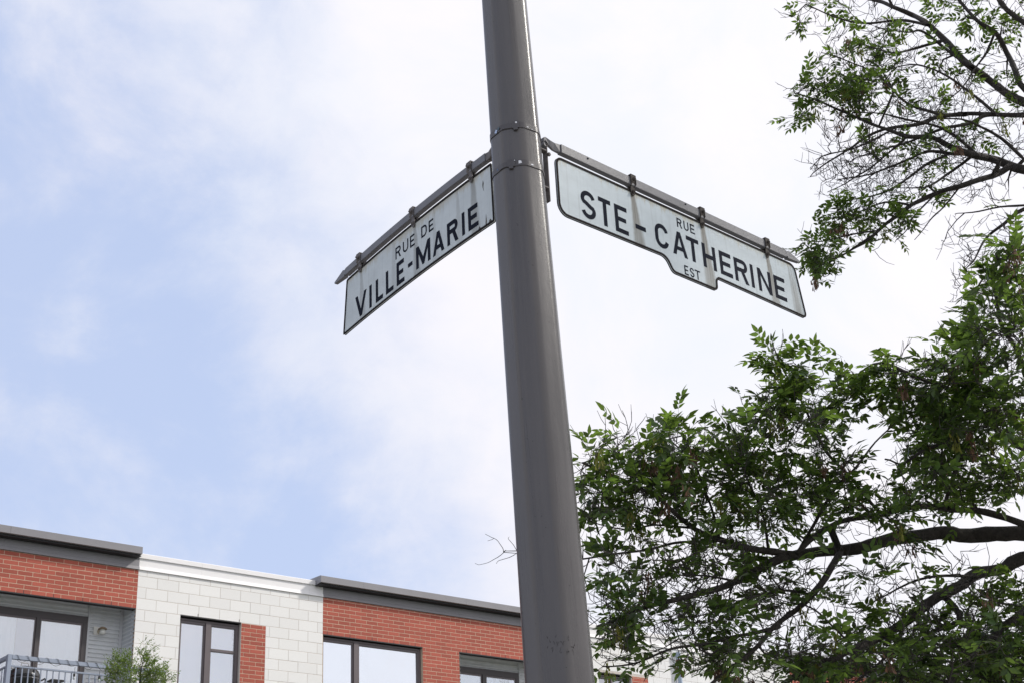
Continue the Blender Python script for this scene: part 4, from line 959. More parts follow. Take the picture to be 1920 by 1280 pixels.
# limbs of the big tree: x, y, z, radius in metres; crown volumes: centre, three half-axes, tips, leafy share
LIMBS = [[[9.74,3.94,4.44,0.0632],[9.5,4.39,4.41,0.0598],[9.03,4.63,4.28,0.0565],[8.66,4.86,4.23,0.0531],[8.51,5.16,4.27,0.0498],[8.31,5.24,4.29,0.0464],[7.86,5.32,4.21,0.043],[7.6,5.48,4.14,0.0397],[7.52,5.62,4.14,0.0363],[7.21,5.65,4.08,0.033],[6.9,5.54,3.98,0.0296],[6.78,5.63,3.91,0.0262],[6.69,5.69,3.85,0.0229],[6.38,5.6,3.74,0.0195],[6.05,5.6,3.65,0.0162],[5.92,5.76,3.61,0.0128],[5.7,5.83,3.52,0.0094],[5.4,5.66,3.41,0.0061]],
[[8.66,4.56,4.16,0.0249],[8.53,4.77,4.25,0.0238],[8.39,5.01,4.39,0.0226],[8.05,5.04,4.38,0.0214],[7.74,5.13,4.33,0.0203],[7.69,5.29,4.33,0.0191],[7.46,5.46,4.3,0.0179],[7.11,5.42,4.14,0.0167],[6.95,5.44,4.0,0.0156]],
[[7.1,5.56,4.04,0.0242],[6.81,5.55,4.02,0.022],[6.55,5.55,4.0,0.0199],[6.52,5.68,4.08,0.0177],[6.39,5.76,4.15,0.0156],[6.11,5.66,4.18,0.0134],[5.97,5.64,4.24,0.0112],[5.93,5.8,4.35,0.0091],[5.72,5.82,4.39,0.0069],[5.43,5.72,4.39,0.0048]],
[[6.63,5.78,4.12,0.0102],[6.38,5.85,4.09,0.0091],[6.03,5.83,3.99,0.008],[5.9,5.94,3.97,0.0069],[5.79,6.11,3.96,0.0058],[5.49,6.08,3.9,0.0047],[5.24,6.02,3.9,0.0036],[5.22,6.11,3.92,0.0025],[5.15,6.13,3.92,0.0014]],
[[5.05,6.02,3.87,0.0022],[5.15,6.14,3.94,0.0019],[5.15,6.18,3.99,0.0017],[5.0,6.06,3.97,0.0015],[4.97,6.08,3.98,0.0012]],
[[5.06,6.01,3.88,0.0022],[5.13,6.16,3.89,0.0018],[5.1,6.22,3.87,0.0014],[4.92,6.12,3.81,0.0011]],
[[5.13,6.0,3.87,0.002],[5.2,6.14,3.89,0.0017],[5.16,6.19,3.88,0.0014],[5.02,6.05,3.81,0.0011]],
[[5.0,6.04,3.95,0.0016],[5.09,6.17,3.99,0.0013],[5.11,6.23,4.0,0.0011]],
[[5.14,5.99,3.86,0.002],[5.22,6.12,3.96,0.0017],[5.21,6.15,4.0,0.0014],[5.08,6.0,3.96,0.0011]],
[[9.72,4.0,4.15,0.0547],[9.48,4.44,4.15,0.0515],[9.01,4.7,4.11,0.0483],[8.67,4.9,4.08,0.0451],[8.63,5.03,4.03,0.0419],[8.43,5.12,3.98,0.0387],[8.05,5.11,3.84,0.0355],[7.84,5.2,3.71,0.0323],[7.8,5.31,3.65,0.0291],[7.53,5.32,3.52,0.0259],[7.18,5.29,3.41,0.0227],[7.05,5.4,3.33,0.0195],[6.93,5.53,3.26,0.0163],[6.58,5.5,3.11,0.0131]],
[[7.41,5.45,4.08,0.023],[7.11,5.36,3.86,0.021],[6.96,5.37,3.72,0.0191],[6.95,5.48,3.66,0.0172],[6.73,5.51,3.52,0.0153],[6.44,5.41,3.35,0.0133],[6.33,5.5,3.25,0.0114],[6.25,5.64,3.16,0.0095]],
[[6.73,5.47,3.52,0.0132],[6.53,5.57,3.47,0.0113],[6.18,5.55,3.38,0.0095],[5.98,5.66,3.35,0.0076],[5.9,5.85,3.3,0.0057],[5.62,5.87,3.25,0.0039]],
[[9.68,4.1,3.98,0.0404],[9.3,4.59,3.94,0.0359],[8.74,4.77,3.8,0.0315],[8.33,4.86,3.63,0.027],[8.16,4.99,3.46,0.0226],[7.87,5.03,3.27,0.0181],[7.45,4.89,3.05,0.0137]],
[[9.67,4.13,3.84,0.0342],[9.3,4.65,3.69,0.0293],[8.78,4.81,3.53,0.0244],[8.41,4.87,3.33,0.0195],[8.3,4.95,3.16,0.0146]],
[[8.03,5.15,3.8,0.0222],[7.96,5.01,3.61,0.0192],[7.91,5.24,3.55,0.0163],[7.73,5.3,3.38,0.0134],[7.47,5.19,3.17,0.0105]],
[[9.72,4.0,4.72,0.0329],[9.41,4.39,4.7,0.0294],[8.88,4.57,4.69,0.0259],[8.49,4.64,4.76,0.0225],[8.36,4.76,4.94,0.019],[8.08,4.8,5.09,0.0156],[7.6,4.79,5.12,0.0121],[7.31,4.85,5.17,0.0087],[7.18,4.93,5.09,0.0052]],
[[9.55,4.05,5.1,0.0247],[9.06,4.36,5.17,0.0214],[8.38,4.4,5.19,0.018],[7.82,4.21,5.21,0.0147],[7.52,4.1,5.31,0.0114],[7.19,3.9,5.35,0.0081],[6.64,3.56,5.18,0.0047]],
[[8.06,4.59,4.82,0.0146],[7.64,4.66,4.66,0.0122],[7.45,4.79,4.56,0.0099],[7.4,4.88,4.5,0.0075],[7.14,4.82,4.47,0.0051]],
[[7.51,5.16,4.27,0.0123],[7.23,5.14,4.44,0.0107],[7.04,5.17,4.59,0.0091],[7.07,5.28,4.85,0.0075],[6.96,5.31,5.1,0.006],[6.71,5.19,5.15,0.0044],[6.66,5.19,5.28,0.0028]],
[[7.05,5.27,4.84,0.0052],[6.86,5.33,4.86,0.0043],[6.6,5.28,4.9,0.0035],[6.59,5.33,4.96,0.0026]],
[[6.63,5.78,4.12,0.0102],[6.51,5.71,4.3,0.0083],[6.27,5.57,4.43,0.0064],[6.23,5.6,4.64,0.0045],[6.21,5.69,4.79,0.0027]],
[[6.91,5.63,4.06,0.0103],[6.74,5.5,4.25,0.0084],[6.49,5.38,4.41,0.0065],[6.47,5.41,4.66,0.0046],[6.44,5.42,4.76,0.0027]],
[[5.82,5.69,4.3,0.0065],[5.83,5.78,4.51,0.0045],[5.67,5.69,4.57,0.0026]],
[[6.34,5.72,4.14,0.0083],[6.13,5.84,4.15,0.0066],[5.78,5.77,4.06,0.0049],[5.52,5.81,4.08,0.0032]],
[[7.1,5.56,4.04,0.0121],[7.08,5.25,4.34,0.0099],[7.04,4.99,4.44,0.0078],[7.2,4.92,4.62,0.0056],[7.27,4.79,4.73,0.0034]],
[[7.97,4.99,4.35,0.0165],[7.81,4.77,4.51,0.0128],[7.86,4.7,4.65,0.0091],[7.9,4.55,4.72,0.0053]],
[[7.26,5.35,3.43,0.0085],[7.03,5.31,3.53,0.007],[6.84,5.27,3.6,0.0055],[6.85,5.39,3.66,0.004],[6.75,5.5,3.71,0.0025]],
[[7.06,5.44,3.75,0.0102],[6.78,5.44,3.75,0.0082],[6.43,5.45,3.65,0.0063],[6.29,5.62,3.58,0.0043],[6.12,5.77,3.56,0.0024]],
[[7.67,5.22,3.62,0.0124],[7.36,5.11,3.4,0.0099],[7.22,5.18,3.27,0.0075],[7.16,5.31,3.19,0.005]],
[[8.1,4.92,3.89,0.011],[7.79,5.01,3.87,0.0091],[7.72,5.2,3.85,0.0072],[7.55,5.3,3.76,0.0053],[7.22,5.24,3.61,0.0035]],
[[6.51,5.54,3.78,0.0082],[6.36,5.65,3.82,0.0068],[6.03,5.61,3.78,0.0053],[5.79,5.68,3.73,0.0038],[5.69,5.89,3.75,0.0024]],
[[10.11,4.08,7.36,0.0412],[9.9,4.35,7.67,0.0388],[9.55,4.61,7.92,0.0364],[9.54,4.74,8.08,0.0339],[9.59,4.87,8.29,0.0315],[9.39,4.89,8.35,0.029],[9.22,4.89,8.42,0.0266],[9.27,5.02,8.67,0.0242],[9.25,5.12,8.86,0.0217],[9.01,5.12,8.84,0.0193],[8.88,5.2,8.92,0.0169],[8.94,5.37,9.12,0.0144],[8.77,5.54,9.22,0.012]],
[[10.11,4.07,7.46,0.0299],[9.85,4.44,7.8,0.0276],[9.54,4.58,8.02,0.0254],[9.56,4.63,8.23,0.0232],[9.63,4.71,8.5,0.0209],[9.45,4.68,8.58,0.0187],[9.26,4.7,8.63,0.0165],[9.32,4.81,8.84,0.0142],[9.3,4.9,9.12,0.012]],
[[10.13,4.01,7.54,0.0254],[9.87,4.32,7.75,0.0233],[9.47,4.59,7.77,0.0212],[9.39,4.78,7.84,0.0191],[9.34,5.01,7.94,0.017],[9.08,5.06,7.87,0.0149],[8.85,5.07,7.83,0.0129],[8.85,5.22,7.98,0.0108],[8.8,5.29,8.11,0.0087],[8.54,5.23,8.18,0.0066],[8.4,5.26,8.24,0.0045]],
[[9.42,4.66,7.78,0.0183],[9.37,4.85,7.86,0.0163],[9.09,4.89,7.69,0.0143],[8.88,4.98,7.61,0.0123],[8.88,5.19,7.64,0.0103],[8.77,5.28,7.58,0.0083],[8.46,5.3,7.43,0.0063],[8.3,5.45,7.36,0.0043]],
[[9.26,4.97,7.89,0.0206],[9.2,5.14,7.94,0.0185],[8.9,5.2,7.79,0.0163],[8.7,5.27,7.71,0.0142],[8.71,5.43,7.76,0.012],[8.58,5.54,7.67,0.0099],[8.29,5.51,7.44,0.0077],[8.17,5.61,7.34,0.0056],[8.17,5.78,7.32,0.0034]],
[[10.2,4.16,7.09,0.0434],[9.9,4.4,7.25,0.0404],[9.51,4.71,7.34,0.0374],[9.51,4.82,7.42,0.0344],[9.48,4.91,7.5,0.0314],[9.21,4.91,7.44,0.0284],[9.01,4.95,7.44,0.0254],[9.05,5.08,7.58,0.0224],[8.94,5.13,7.62,0.0194],[8.63,5.15,7.53,0.0164],[8.5,5.25,7.62,0.0134],[8.45,5.49,7.83,0.0104],[8.18,5.62,7.94,0.0074],[7.89,5.61,7.9,0.0044]],
[[9.5,4.81,7.41,0.0272],[9.45,4.87,7.37,0.025],[9.14,4.92,7.21,0.0229],[9.0,5.0,7.14,0.0208],[9.0,5.22,7.18,0.0186],[8.81,5.33,7.06,0.0165],[8.52,5.33,6.85,0.0144],[8.46,5.43,6.77,0.0122],[8.47,5.57,6.73,0.0101],[8.23,5.59,6.59,0.0079],[8.0,5.57,6.43,0.0058],[8.02,5.69,6.35,0.0037]],
[[9.34,4.82,7.4,0.018],[9.29,4.99,7.53,0.016],[9.01,5.03,7.45,0.014],[8.8,5.11,7.43,0.0119],[8.81,5.3,7.45,0.0099],[8.68,5.43,7.4,0.0079],[8.36,5.45,7.22,0.0059],[8.22,5.57,7.2,0.0039]],
[[9.8,4.17,6.86,0.02],[9.61,4.58,6.97,0.0176],[9.3,4.68,6.88,0.0152],[9.17,4.78,6.76,0.0128],[9.22,4.94,6.75,0.0105],[9.1,4.98,6.62,0.0081],[8.86,4.95,6.43,0.0057],[8.84,5.02,6.36,0.0034]],
[[9.8,4.16,6.89,0.0133],[9.56,4.63,7.01,0.0113],[9.26,4.66,6.89,0.0092],[9.1,4.76,6.87,0.0071],[9.1,4.99,6.93,0.0051],[8.93,5.05,6.89,0.003]],
[[9.75,4.28,6.67,0.0154],[9.54,4.69,6.69,0.013],[9.19,4.79,6.49,0.0106],[9.03,4.89,6.4,0.0082],[9.05,5.07,6.3,0.0058],[8.93,5.06,6.17,0.0033]],
[[8.65,5.23,6.96,0.0108],[8.62,5.44,7.08,0.0083],[8.4,5.55,6.96,0.0058],[8.08,5.53,6.8,0.0034]],
[[8.23,5.28,6.63,0.0083],[8.19,5.49,6.68,0.0067],[8.13,5.74,6.72,0.005],[7.92,5.73,6.65,0.0033]],
[[8.96,4.96,8.63,0.0141],[8.94,5.19,8.81,0.0115],[8.65,5.36,8.76,0.0089],[8.33,5.45,8.75,0.0063],[8.26,5.63,8.94,0.0037]],
[[9.2,4.79,8.22,0.0162],[9.19,4.96,8.48,0.0131],[8.93,5.02,8.59,0.0099],[8.71,5.03,8.5,0.0068],[8.66,5.27,8.68,0.0037]],
[[8.47,5.09,7.87,0.0089],[8.48,5.24,8.11,0.0071],[8.39,5.4,8.29,0.0053],[8.08,5.43,8.26,0.0036]],
[[9.37,4.77,7.82,0.0137],[9.33,4.89,8.05,0.0117],[9.06,4.9,8.1,0.0097],[8.85,4.98,8.17,0.0077],[8.85,5.17,8.3,0.0056],[8.69,5.32,8.27,0.0036]],
[[9.15,4.88,7.41,0.0156],[9.16,5.01,7.63,0.0132],[8.91,5.03,7.66,0.0108],[8.63,5.13,7.68,0.0084],[8.6,5.33,7.83,0.006],[8.46,5.53,7.88,0.0035]],
[[8.83,4.93,7.34,0.0132],[8.84,5.15,7.35,0.0112],[8.68,5.25,7.22,0.0093],[8.39,5.28,7.01,0.0073],[8.31,5.42,7.0,0.0053],[8.32,5.58,7.05,0.0034]],
[[8.58,5.13,7.5,0.011],[8.61,5.31,7.47,0.009],[8.49,5.45,7.34,0.007],[8.2,5.47,7.12,0.005],[8.09,5.59,7.06,0.003]],
[[8.55,5.18,7.61,0.0088],[8.56,5.4,7.61,0.0074],[8.44,5.53,7.55,0.0059],[8.16,5.54,7.4,0.0045],[8.06,5.63,7.36,0.003]],
[[9.14,4.91,7.43,0.0134],[9.12,5.09,7.37,0.0109],[8.86,5.14,7.18,0.0083],[8.64,5.15,7.08,0.0058],[8.62,5.33,7.16,0.0032]],
[[9.54,4.71,7.43,0.0159],[9.45,4.81,7.64,0.013],[9.14,4.8,7.63,0.0102],[8.98,4.87,7.68,0.0073],[8.95,5.08,7.79,0.0045]],
[[9.07,5.04,7.18,0.0089],[9.06,5.21,7.07,0.0068],[8.83,5.23,6.86,0.0047],[8.61,5.24,6.65,0.0026]],
[[8.86,5.13,7.09,0.0088],[8.87,5.33,7.01,0.0067],[8.69,5.34,6.81,0.0046],[8.45,5.31,6.61,0.0025]],
[[9.12,4.94,8.55,0.0141],[9.07,5.17,8.58,0.0114],[8.81,5.22,8.45,0.0088],[8.57,5.26,8.42,0.0061],[8.56,5.43,8.62,0.0035]],
[[9.42,4.67,8.56,0.0118],[9.43,4.77,8.45,0.0097],[9.2,4.77,8.19,0.0076],[9.02,4.85,7.96,0.0055],[9.07,5.03,7.97,0.0034]],
[[10.13,4.04,7.8,0.0303],[9.87,4.26,8.23,0.0269],[9.53,4.38,8.47,0.0236],[9.44,4.55,8.8,0.0202],[9.45,4.62,9.24,0.0169]]]
VOLUMES = [[5.71,5.75,4.41,0.24,0.5,0.22,60,1.25],
[5.53,5.78,4.12,0.09,0.4,0.2,22,0.8],
[6.01,5.58,4.55,0.15,0.4,0.18,26,1.6],
[6.32,5.68,4.4,0.29,0.6,0.24,70,1],
[6.53,5.44,4.61,0.19,0.5,0.26,50,1],
[6.75,5.33,4.91,0.1,0.25,0.11,14,1.7],
[6.7,5.23,5.19,0.04,0.12,0.07,9,1.9],
[6.86,5.19,5.03,0.12,0.3,0.13,26,1.7],
[7.06,5.08,4.97,0.19,0.4,0.17,44,1.5],
[6.85,5.36,4.58,0.26,0.7,0.32,100,1],
[7.09,5.21,4.62,0.15,0.5,0.23,34,1],
[5.99,5.74,4.19,0.29,0.6,0.14,50,0.8],
[6.68,5.58,4.26,0.38,0.7,0.18,90,1],
[7.08,5.22,4.3,0.21,0.6,0.19,55,1],
[5.81,5.79,3.78,0.27,0.6,0.21,70,0.65],
[6.35,5.65,3.82,0.3,0.7,0.21,80,0.6],
[5.72,5.87,3.41,0.16,0.5,0.24,40,0.8],
[6.17,5.7,3.45,0.32,0.6,0.19,80,0.7],
[6.86,5.51,3.76,0.2,0.6,0.18,50,0.7],
[6.38,5.46,3.27,0.26,0.6,0.17,60,0.8],
[7.12,5.34,3.75,0.24,0.7,0.17,34,0.5],
[7.4,5.12,3.91,0.21,0.6,0.09,18,0.6],
[7.53,5.28,3.55,0.28,0.7,0.15,34,0.5],
[7.0,5.33,3.31,0.24,0.6,0.16,44,0.5],
[7.41,4.93,4.1,0.17,0.5,0.11,20,0.8],
[7.17,4.74,5.0,0.14,0.3,0.09,24,1.6],
[7.44,4.71,4.92,0.21,0.5,0.19,60,1],
[7.72,4.62,4.96,0.29,0.7,0.27,120,1],
[7.69,4.28,4.98,0.25,0.8,0.34,150,1],
[7.04,3.8,5.06,0.15,0.6,0.25,60,1],
[6.78,3.64,5.19,0.1,0.3,0.1,18,1.7],
[7.63,4.77,4.62,0.19,0.6,0.23,62,1],
[7.93,4.67,4.61,0.36,0.8,0.31,170,1],
[7.51,4.95,4.37,0.21,0.5,0.15,40,0.9],
[7.99,4.76,4.4,0.33,0.6,0.16,60,0.8],
[7.27,5.14,4.17,0.14,0.4,0.11,16,1],
[7.92,5.06,3.69,0.25,0.8,0.19,50,0.8],
[8.42,5.01,3.6,0.26,0.9,0.28,130,1.4],
[7.91,5.08,3.33,0.29,0.8,0.17,100,1.3],
[8.39,5.06,3.29,0.22,0.8,0.2,110,1.5],
[7.51,5.31,3.32,0.28,0.7,0.17,90,1.1],
[6.93,5.43,3.29,0.3,0.6,0.15,60,0.9],
[7.61,5.17,3.57,0.21,0.6,0.15,40,0.9],
[8.82,4.28,4.94,0.43,1.2,0.84,160,0.9],
[9.06,4.68,3.82,0.43,1.2,0.63,120,0.8],
[10.21,4.09,5.51,0.66,1.5,1.18,90,0.9],
[6.1,5.78,3.69,0.42,0.6,0.25,60,0],
[6.47,5.51,3.48,0.36,0.6,0.25,60,0],
[7.59,5.2,3.38,0.53,0.8,0.19,60,0],
[5.96,5.78,4.4,0.3,0.5,0.32,30,0],
[7.81,5.05,3.74,0.43,0.8,0.23,40,0],
[6.51,5.62,4.45,0.34,0.5,0.37,30,0],
[8.36,5.49,7.4,0.35,0.5,0.23,50,0],
[8.83,5.3,7.57,0.36,0.6,0.29,60,0],
[9.24,5.0,7.46,0.36,0.6,0.29,50,0],
[8.6,5.3,8.3,0.36,0.5,0.25,40,0],
[8.41,5.59,8.94,0.26,0.4,0.13,36,0.75],
[8.71,5.3,8.77,0.28,0.5,0.18,30,0.3],
[8.47,5.31,8.28,0.27,0.45,0.19,50,0.9],
[8.26,5.46,8.32,0.13,0.3,0.11,14,0.8],
[8.05,5.58,7.9,0.18,0.35,0.13,40,1.5],
[8.32,5.37,7.89,0.22,0.4,0.17,50,0.95],
[8.65,5.22,8.06,0.18,0.4,0.15,22,0.6],
[8.96,5.09,8.06,0.27,0.5,0.2,34,0.35],
[9.31,5.07,8.35,0.28,0.5,0.15,30,0.7],
[9.54,4.84,8.22,0.28,0.6,0.31,40,0.45],
[9.4,4.68,8.78,0.29,0.5,0.18,46,0.8],
[9.16,4.92,8.85,0.19,0.4,0.13,16,0.3],
[9.67,4.59,8.71,0.14,0.4,0.26,14,0.5],
[8.36,5.48,7.44,0.35,0.5,0.21,50,0.1],
[8.71,5.3,7.63,0.31,0.6,0.24,60,0.25],
[9.1,5.04,7.74,0.36,0.6,0.2,50,0.35],
[9.41,4.87,7.67,0.27,0.7,0.25,40,0.35],
[8.2,5.55,7.25,0.21,0.4,0.12,20,0.03],
[8.56,5.37,7.21,0.26,0.5,0.16,30,0.3],
[8.92,5.15,7.33,0.27,0.6,0.17,36,0.5],
[9.36,4.97,7.3,0.27,0.6,0.15,20,0.2],
[8.2,5.55,6.82,0.19,0.35,0.15,44,0.95],
[8.53,5.41,6.89,0.21,0.4,0.21,50,0.85],
[7.96,5.72,6.64,0.1,0.2,0.06,10,1.7],
[8.0,5.66,6.46,0.12,0.25,0.12,22,1.6],
[9.11,5.01,6.75,0.26,0.4,0.21,22,0.0],
[8.89,5.0,6.31,0.17,0.3,0.18,22,0.02],
[9.33,4.82,6.73,0.18,0.5,0.24,18,0.02],
[10.01,4.31,8.16,0.52,1.2,0.93,90,0.6],
[9.99,4.35,6.92,0.45,1.2,0.49,50,0.6],
[9.33,5.02,9.45,0.99,0.8,0.32,60,0.5]]
LEAF_N = (1, 2, 2, 3)
LEAF_SHARE = (.54, .50)
TB = Vector((9.95, 4.0, 0))
ash = empty('ash_tree', TB); tag(ash, 'large dark-limbed tree with feathery compound leaves and hanging brown seed clusters, overhanging the right side', 'tree')
G = Grower((9.98, 4.0, 4.5)); rg = random.Random(3)
trunk = [(9.95, 4.0, 0, .34), (9.93, 4.0, .5, .27), (9.92, 3.98, 1.5, .245), (9.95, 3.96, 3.0, .225), (9.98, 3.98, 4.3, .205), (10.02, 4.0, 5.5, .17), (10.08, 4.02, 6.6, .14), (10.14, 4.03, 7.5, .115), (10.2, 4.1, 8.8, .08), (10.3, 4.15, 10.2, .04), (10.3, 4.2, 11.3, .012)]
def ash_part(mb, name, m, kind=None, smooth=True):
    o = mb.build(name, m, ash, smooth=smooth, kind=kind, fix=False); o.location = -TB; return o
def rough_tube(pts, rr, k):
    mb = MB(); mb.tube(pts, rr, k)
    for i, v in enumerate(mb.v):        # furrowed, lumpy bark
        c = pts[min(i//k, len(pts)-1)]; q = Vector(v)-c
        f = 1+.16*noise.noise(Vector(v)*9)+.10*noise.noise(Vector(v)*30); mb.v[i] = tuple(c+q*f)
    return mb
pt, rr = smooth_path(trunk, .08, rg, .04); ash_part(rough_tube(pt, rr, 18), 'trunk', MT['bark'])
for a, b, r in zip(pt[:-1], pt[1:], rr[1:]):
    if b.z > 3: G.add(b, r*.5, (b-a).normalized())
for li, lm in enumerate(LIMBS):
    near = (Vector(lm[0][:3])-Vector((10.0, 4.0, lm[0][2]))).length < .8
    if near:                      # springs from the trunk a little below and sweeps out
        z = lm[0][2]-.30; s_ = min(pt, key=lambda p: abs(p.z-z)); lm = [[s_.x, s_.y, s_.z, lm[0][3]*1.15]]+lm
    pts, rr = smooth_path(lm, .055, rg, .035 if lm[0][3] > .02 else .02)
    if not near:
        d = np.linalg.norm(G.P[:G.n]-np.array(pts[0]), axis=1); i = int(np.argmin(d))
        if d[i] > .02:
            s_ = Vector(G.P[i]); nn = max(1, int(d[i]/.1)); lead = [s_.lerp(pts[0], t/nn) for t in range(nn)]; pts = lead+pts; rr = [rr[0]*1.05]*nn+rr
    ash_part(rough_tube(pts, rr, 12 if rr[0] > .03 else 7 if rr[0] > .012 else 5), 'limb', MT['bark'])
    for a, b, r in zip(pts[:-1], pts[1:], rr[1:]): G.add(b, r, (b-a).normalized())
RX, DX = Vector((.7705, -.6374, 0)), Vector((.6374, .7705, 0))      # volumes are ellipsoids: across, deep, high
targets = []
for vx in VOLUMES:
    cx, cy, cz, ra, rd, rh, n, lf = vx
    for _ in range(n):
        while True:
            a, b, c = (rg.uniform(-1, 1) for _ in range(3))
            if a*a+b*b+c*c <= 1: break
        q = Vector((cx, cy, cz))+RX*a*ra+DX*b*rd+Vector((0, 0, c*rh)); targets.append((np.array(q), 1 if rg.random() < lf*LEAF_SHARE[0 if cz < 5.9 else 1] else 0))
# the half of the crown that leans away over the street, outside the picture
for _ in range(420):
    th = rg.uniform(-2.6, 1.2); r_ = rg.uniform(1.2, 3.4); q = Vector((10.2+r_*math.cos(th), 4.0+r_*math.sin(th), rg.uniform(4.2, 10.2)))
    if (q-Vector((0, 0, 1.6))).dot(Vector(_r))/(q-Vector((0, 0, 1.6))).dot(Vector(_f)) > .44: targets.append((np.array(q), 1 if rg.random() < .8 else 0))
for _ in range(560):  # unseen dense crown mass, added to keep the sun off pole and signs
    while True:
        a, b, c = (rg.uniform(-1, 1) for _ in range(3))
        if a*a+b*b+c*c <= 1: break
    targets.append((np.array((8.6+2.1*a, -.2+2.3*b, 8.9+2.1*c)), 2))
# first the boughs that carry the twigs, then the twigs themselves
rg.shuffle(targets); nb = len(targets)//11
tips0, tw0 = grow(ash, G, targets[:nb], rg, .09, r0=.015, rmin=.0048, tipr=.0024)
ash_part(tw0, 'boughs', MT['bark'], kind='stuff')
tips, tw = grow(ash, G, targets[nb:], rg); tips = tips0+tips
ash_part(tw, 'twigs', MT['twig'], kind='stuff', smooth=True)
leaves = []; seeds = []
CAMP = Vector((0, 0, 1.6))
for p, d, lf in tips:
    if lf:
        for k in range(rg.choice(LEAF_N)+(3 if lf == 2 else 0)):
            v = (d*rg.uniform(.1, .9)+Vector((rg.gauss(0, .8), rg.gauss(0, .8), rg.gauss(.15, .5)))).normalized()
            leaves.append((p+Vector((rg.gauss(0, .018), rg.gauss(0, .018), rg.gauss(0, .018))), v, rg.randrange(14), rg.uniform(.8, 1.18)*LEAF_SCALE(p.z)))
        if rg.random() < .085: seeds.append((p, rg.randrange(5), rg.random() < (.5 if p.z > 4.6 else .55)))
def screen(p):
    q = p-CAMP; z = q.dot(Vector(_f)); return abs(q.dot(Vector(_r))/z) < .365 and abs(q.dot(Vector(_u))/z) < .245, z
leaves.sort(key=lambda l: (0 if screen(l[0])[0] else 1, screen(l[0])[1]))
# the nearest leaves are parts of their own
lmesh = []
for V, F in LEAFV:
    m = bpy.data.meshes.new('leaf'); m.from_pydata(V, [], F); m.materials.append(MT['leaf']); lmesh.append(m)
for p, v, k, sc in leaves[:290]:
    o = child('leaf', lmesh[k], ash, p-TB, (sc, sc, sc)); o.rotation_euler = frame_of(v, rg).to_euler()
def join_np(items, VAR, name, m, parent, origin, rnd):
    vs_, fs_, off = [], [], 0; loops = []; sizes = []
    arr = [(np.array(V), F) for V, F in VAR]
    for p, v, k, sc in items:
        V, F = arr[k]; Mx = np.array(frame_of(v, rnd)); vs_.append(V@Mx.T*sc+np.array(p-origin))
        for f in F: loops.extend([i+off for i in f]); sizes.append(len(f))
        off += len(V)
    V = np.concatenate(vs_); me = bpy.data.meshes.new(name); me.vertices.add(len(V)); me.vertices.foreach_set('co', V.ravel().astype(np.float32))
    me.loops.add(len(loops)); me.loops.foreach_set('vertex_index', np.array(loops, np.int32)); me.polygons.add(len(sizes))
    st_ = np.concatenate([[0], np.cumsum(sizes)[:-1]]).astype(np.int32); me.polygons.foreach_set('loop_start', st_); me.update(calc_edges=True); me.validate()
    me.materials.append(m); o = bpy.data.objects.new(name, me); C.objects.link(o); o.parent = parent; o['kind'] = 'stuff'; return o
join_np(leaves[290:], LEAFV, 'foliage', MT['leaf'], ash, TB, rg)
sm_b, sm_g = [], []
for V, F in SEEDV:
    for lst, mm in ((sm_b, MT['seed_b']), (sm_g, MT['seed_g'])):
        m = bpy.data.meshes.new('seed_cluster'); m.from_pydata(V, [], F); m.materials.append(mm); lst.append(m)
for p, k, g in seeds[:280]:
    child('seed_cluster', (sm_g if g else sm_b)[k], ash, p-TB, (1.25,)*3, (0, 0, rg.uniform(0, 6)))

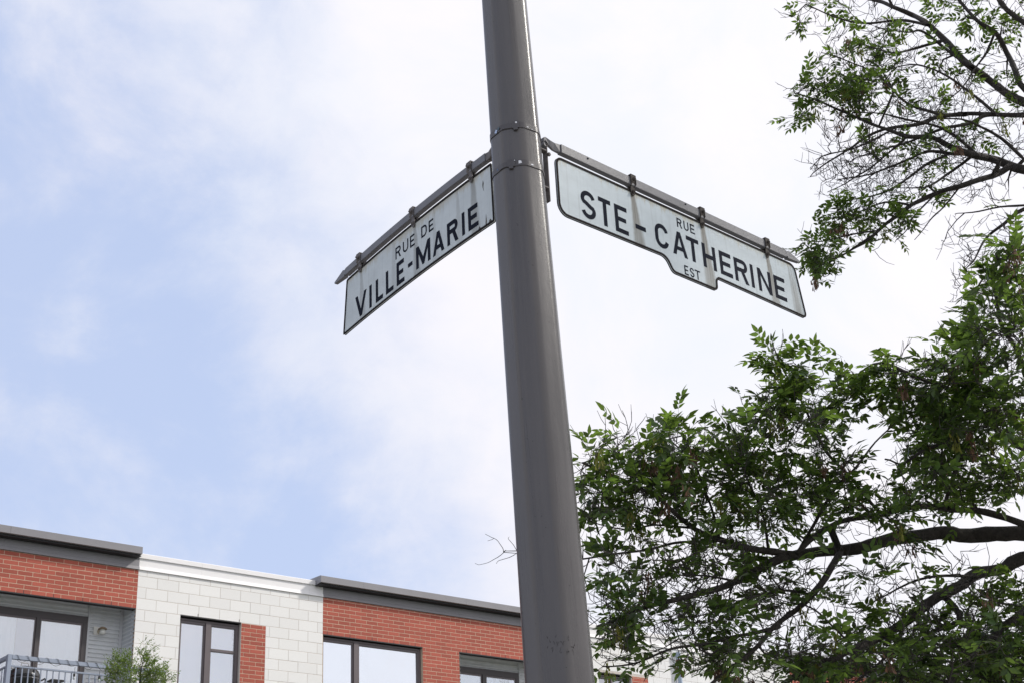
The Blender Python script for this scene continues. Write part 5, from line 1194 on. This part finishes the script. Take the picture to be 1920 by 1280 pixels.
# ------------------------------------------------------------------ slender ornamental tree by the balcony
SB = Vector((9.35, 19.6, .02))
st_ = empty('ornamental_tree', SB); tag(st_, 'small light-green ornamental tree with upright shoots in front of the balcony and white wall', 'tree')
G2 = Grower((9.35, 19.6, 3.0)); rb = random.Random(9)
tr, rr = smooth_path([(9.35, 19.6, .02, .075), (9.33, 19.6, 1.5, .06), (9.36, 19.62, 3.0, .05), (9.34, 19.6, 4.5, .035), (9.36, 19.6, 5.5, .02), (9.38, 19.6, 6.2, .009)], .1, rb, .03)
o = MB().tube(tr, rr, 10).build('trunk', MT['bark'], st_, smooth=True); o.location = -SB
for a, b, r in zip(tr[:-1], tr[1:], rr[1:]):
    if b.z > 2.6: G2.add(b, r, (b-a).normalized())
tg = []
def vol2(cx, cy, cz, a, b, c, n):
    for _ in range(n):
        while True:
            x, y, z = (rb.uniform(-1, 1) for _ in range(3))
            if x*x+y*y+z*z <= 1: break
        tg.append((np.array((cx+a*x, cy+b*y, cz+c*z)), 1))
vol2(9.05, 19.6, 5.98, .26, .3, .24, 60); vol2(9.12, 19.6, 6.20, .15, .15, .13, 26); vol2(9.47, 19.6, 6.10, .15, .16, .27, 40); vol2(9.40, 19.6, 6.42, .04, .05, .15, 8); vol2(9.52, 19.6, 6.38, .03, .05, .12, 5); vol2(8.93, 19.6, 6.22, .03, .05, .10, 4)
vol2(9.55, 19.6, 6.0, .24, .3, .26, 60); vol2(9.35, 19.6, 5.2, .62, .6, .65, 330); vol2(9.35, 19.6, 4.2, .6, .6, .7, 200); vol2(9.78, 19.6, 6.05, .06, .08, .12, 9)
tips2, tw2 = grow(st_, G2, tg, rb, .05, r0=.003, rmin=.0016, tipr=.001, bare_side=False)
o = tw2.build('twigs', MT['twig'], st_, smooth=True, kind='stuff', fix=False); o.location = -SB
def oval(rnd):
    V, F = [], []
    for i in range(6):
        p = Vector((.022*i+.005, rnd.uniform(-.006, .006), rnd.uniform(-.006, .006))); a = rnd.choice((-1, 1))*rnd.uniform(.5, 1.1)
        d = Vector((math.cos(a), math.sin(a), rnd.uniform(-.5, .4))); leaflet(V, F, p, d, Vector((rnd.uniform(-.6, .6), rnd.uniform(-.6, .6), 1)), rnd.uniform(.032, .048), .017)
    return [tuple(v) for v in V], F
OV = [oval(rb) for _ in range(6)]
it = []
for p, d, lf in tips2:
    for k in range(4):
        v = (d*.6+Vector((rb.gauss(0, .5), rb.gauss(0, .5), rb.gauss(.35, .4)))).normalized(); it.append((p+Vector((rb.gauss(0, .03), rb.gauss(0, .03), rb.gauss(0, .03))), v, rb.randrange(6), rb.uniform(.8, 1.2)))
join_np(it, OV, 'foliage', MT['leaf2'], st_, SB, rb)
bpy.context.view_layer.update()
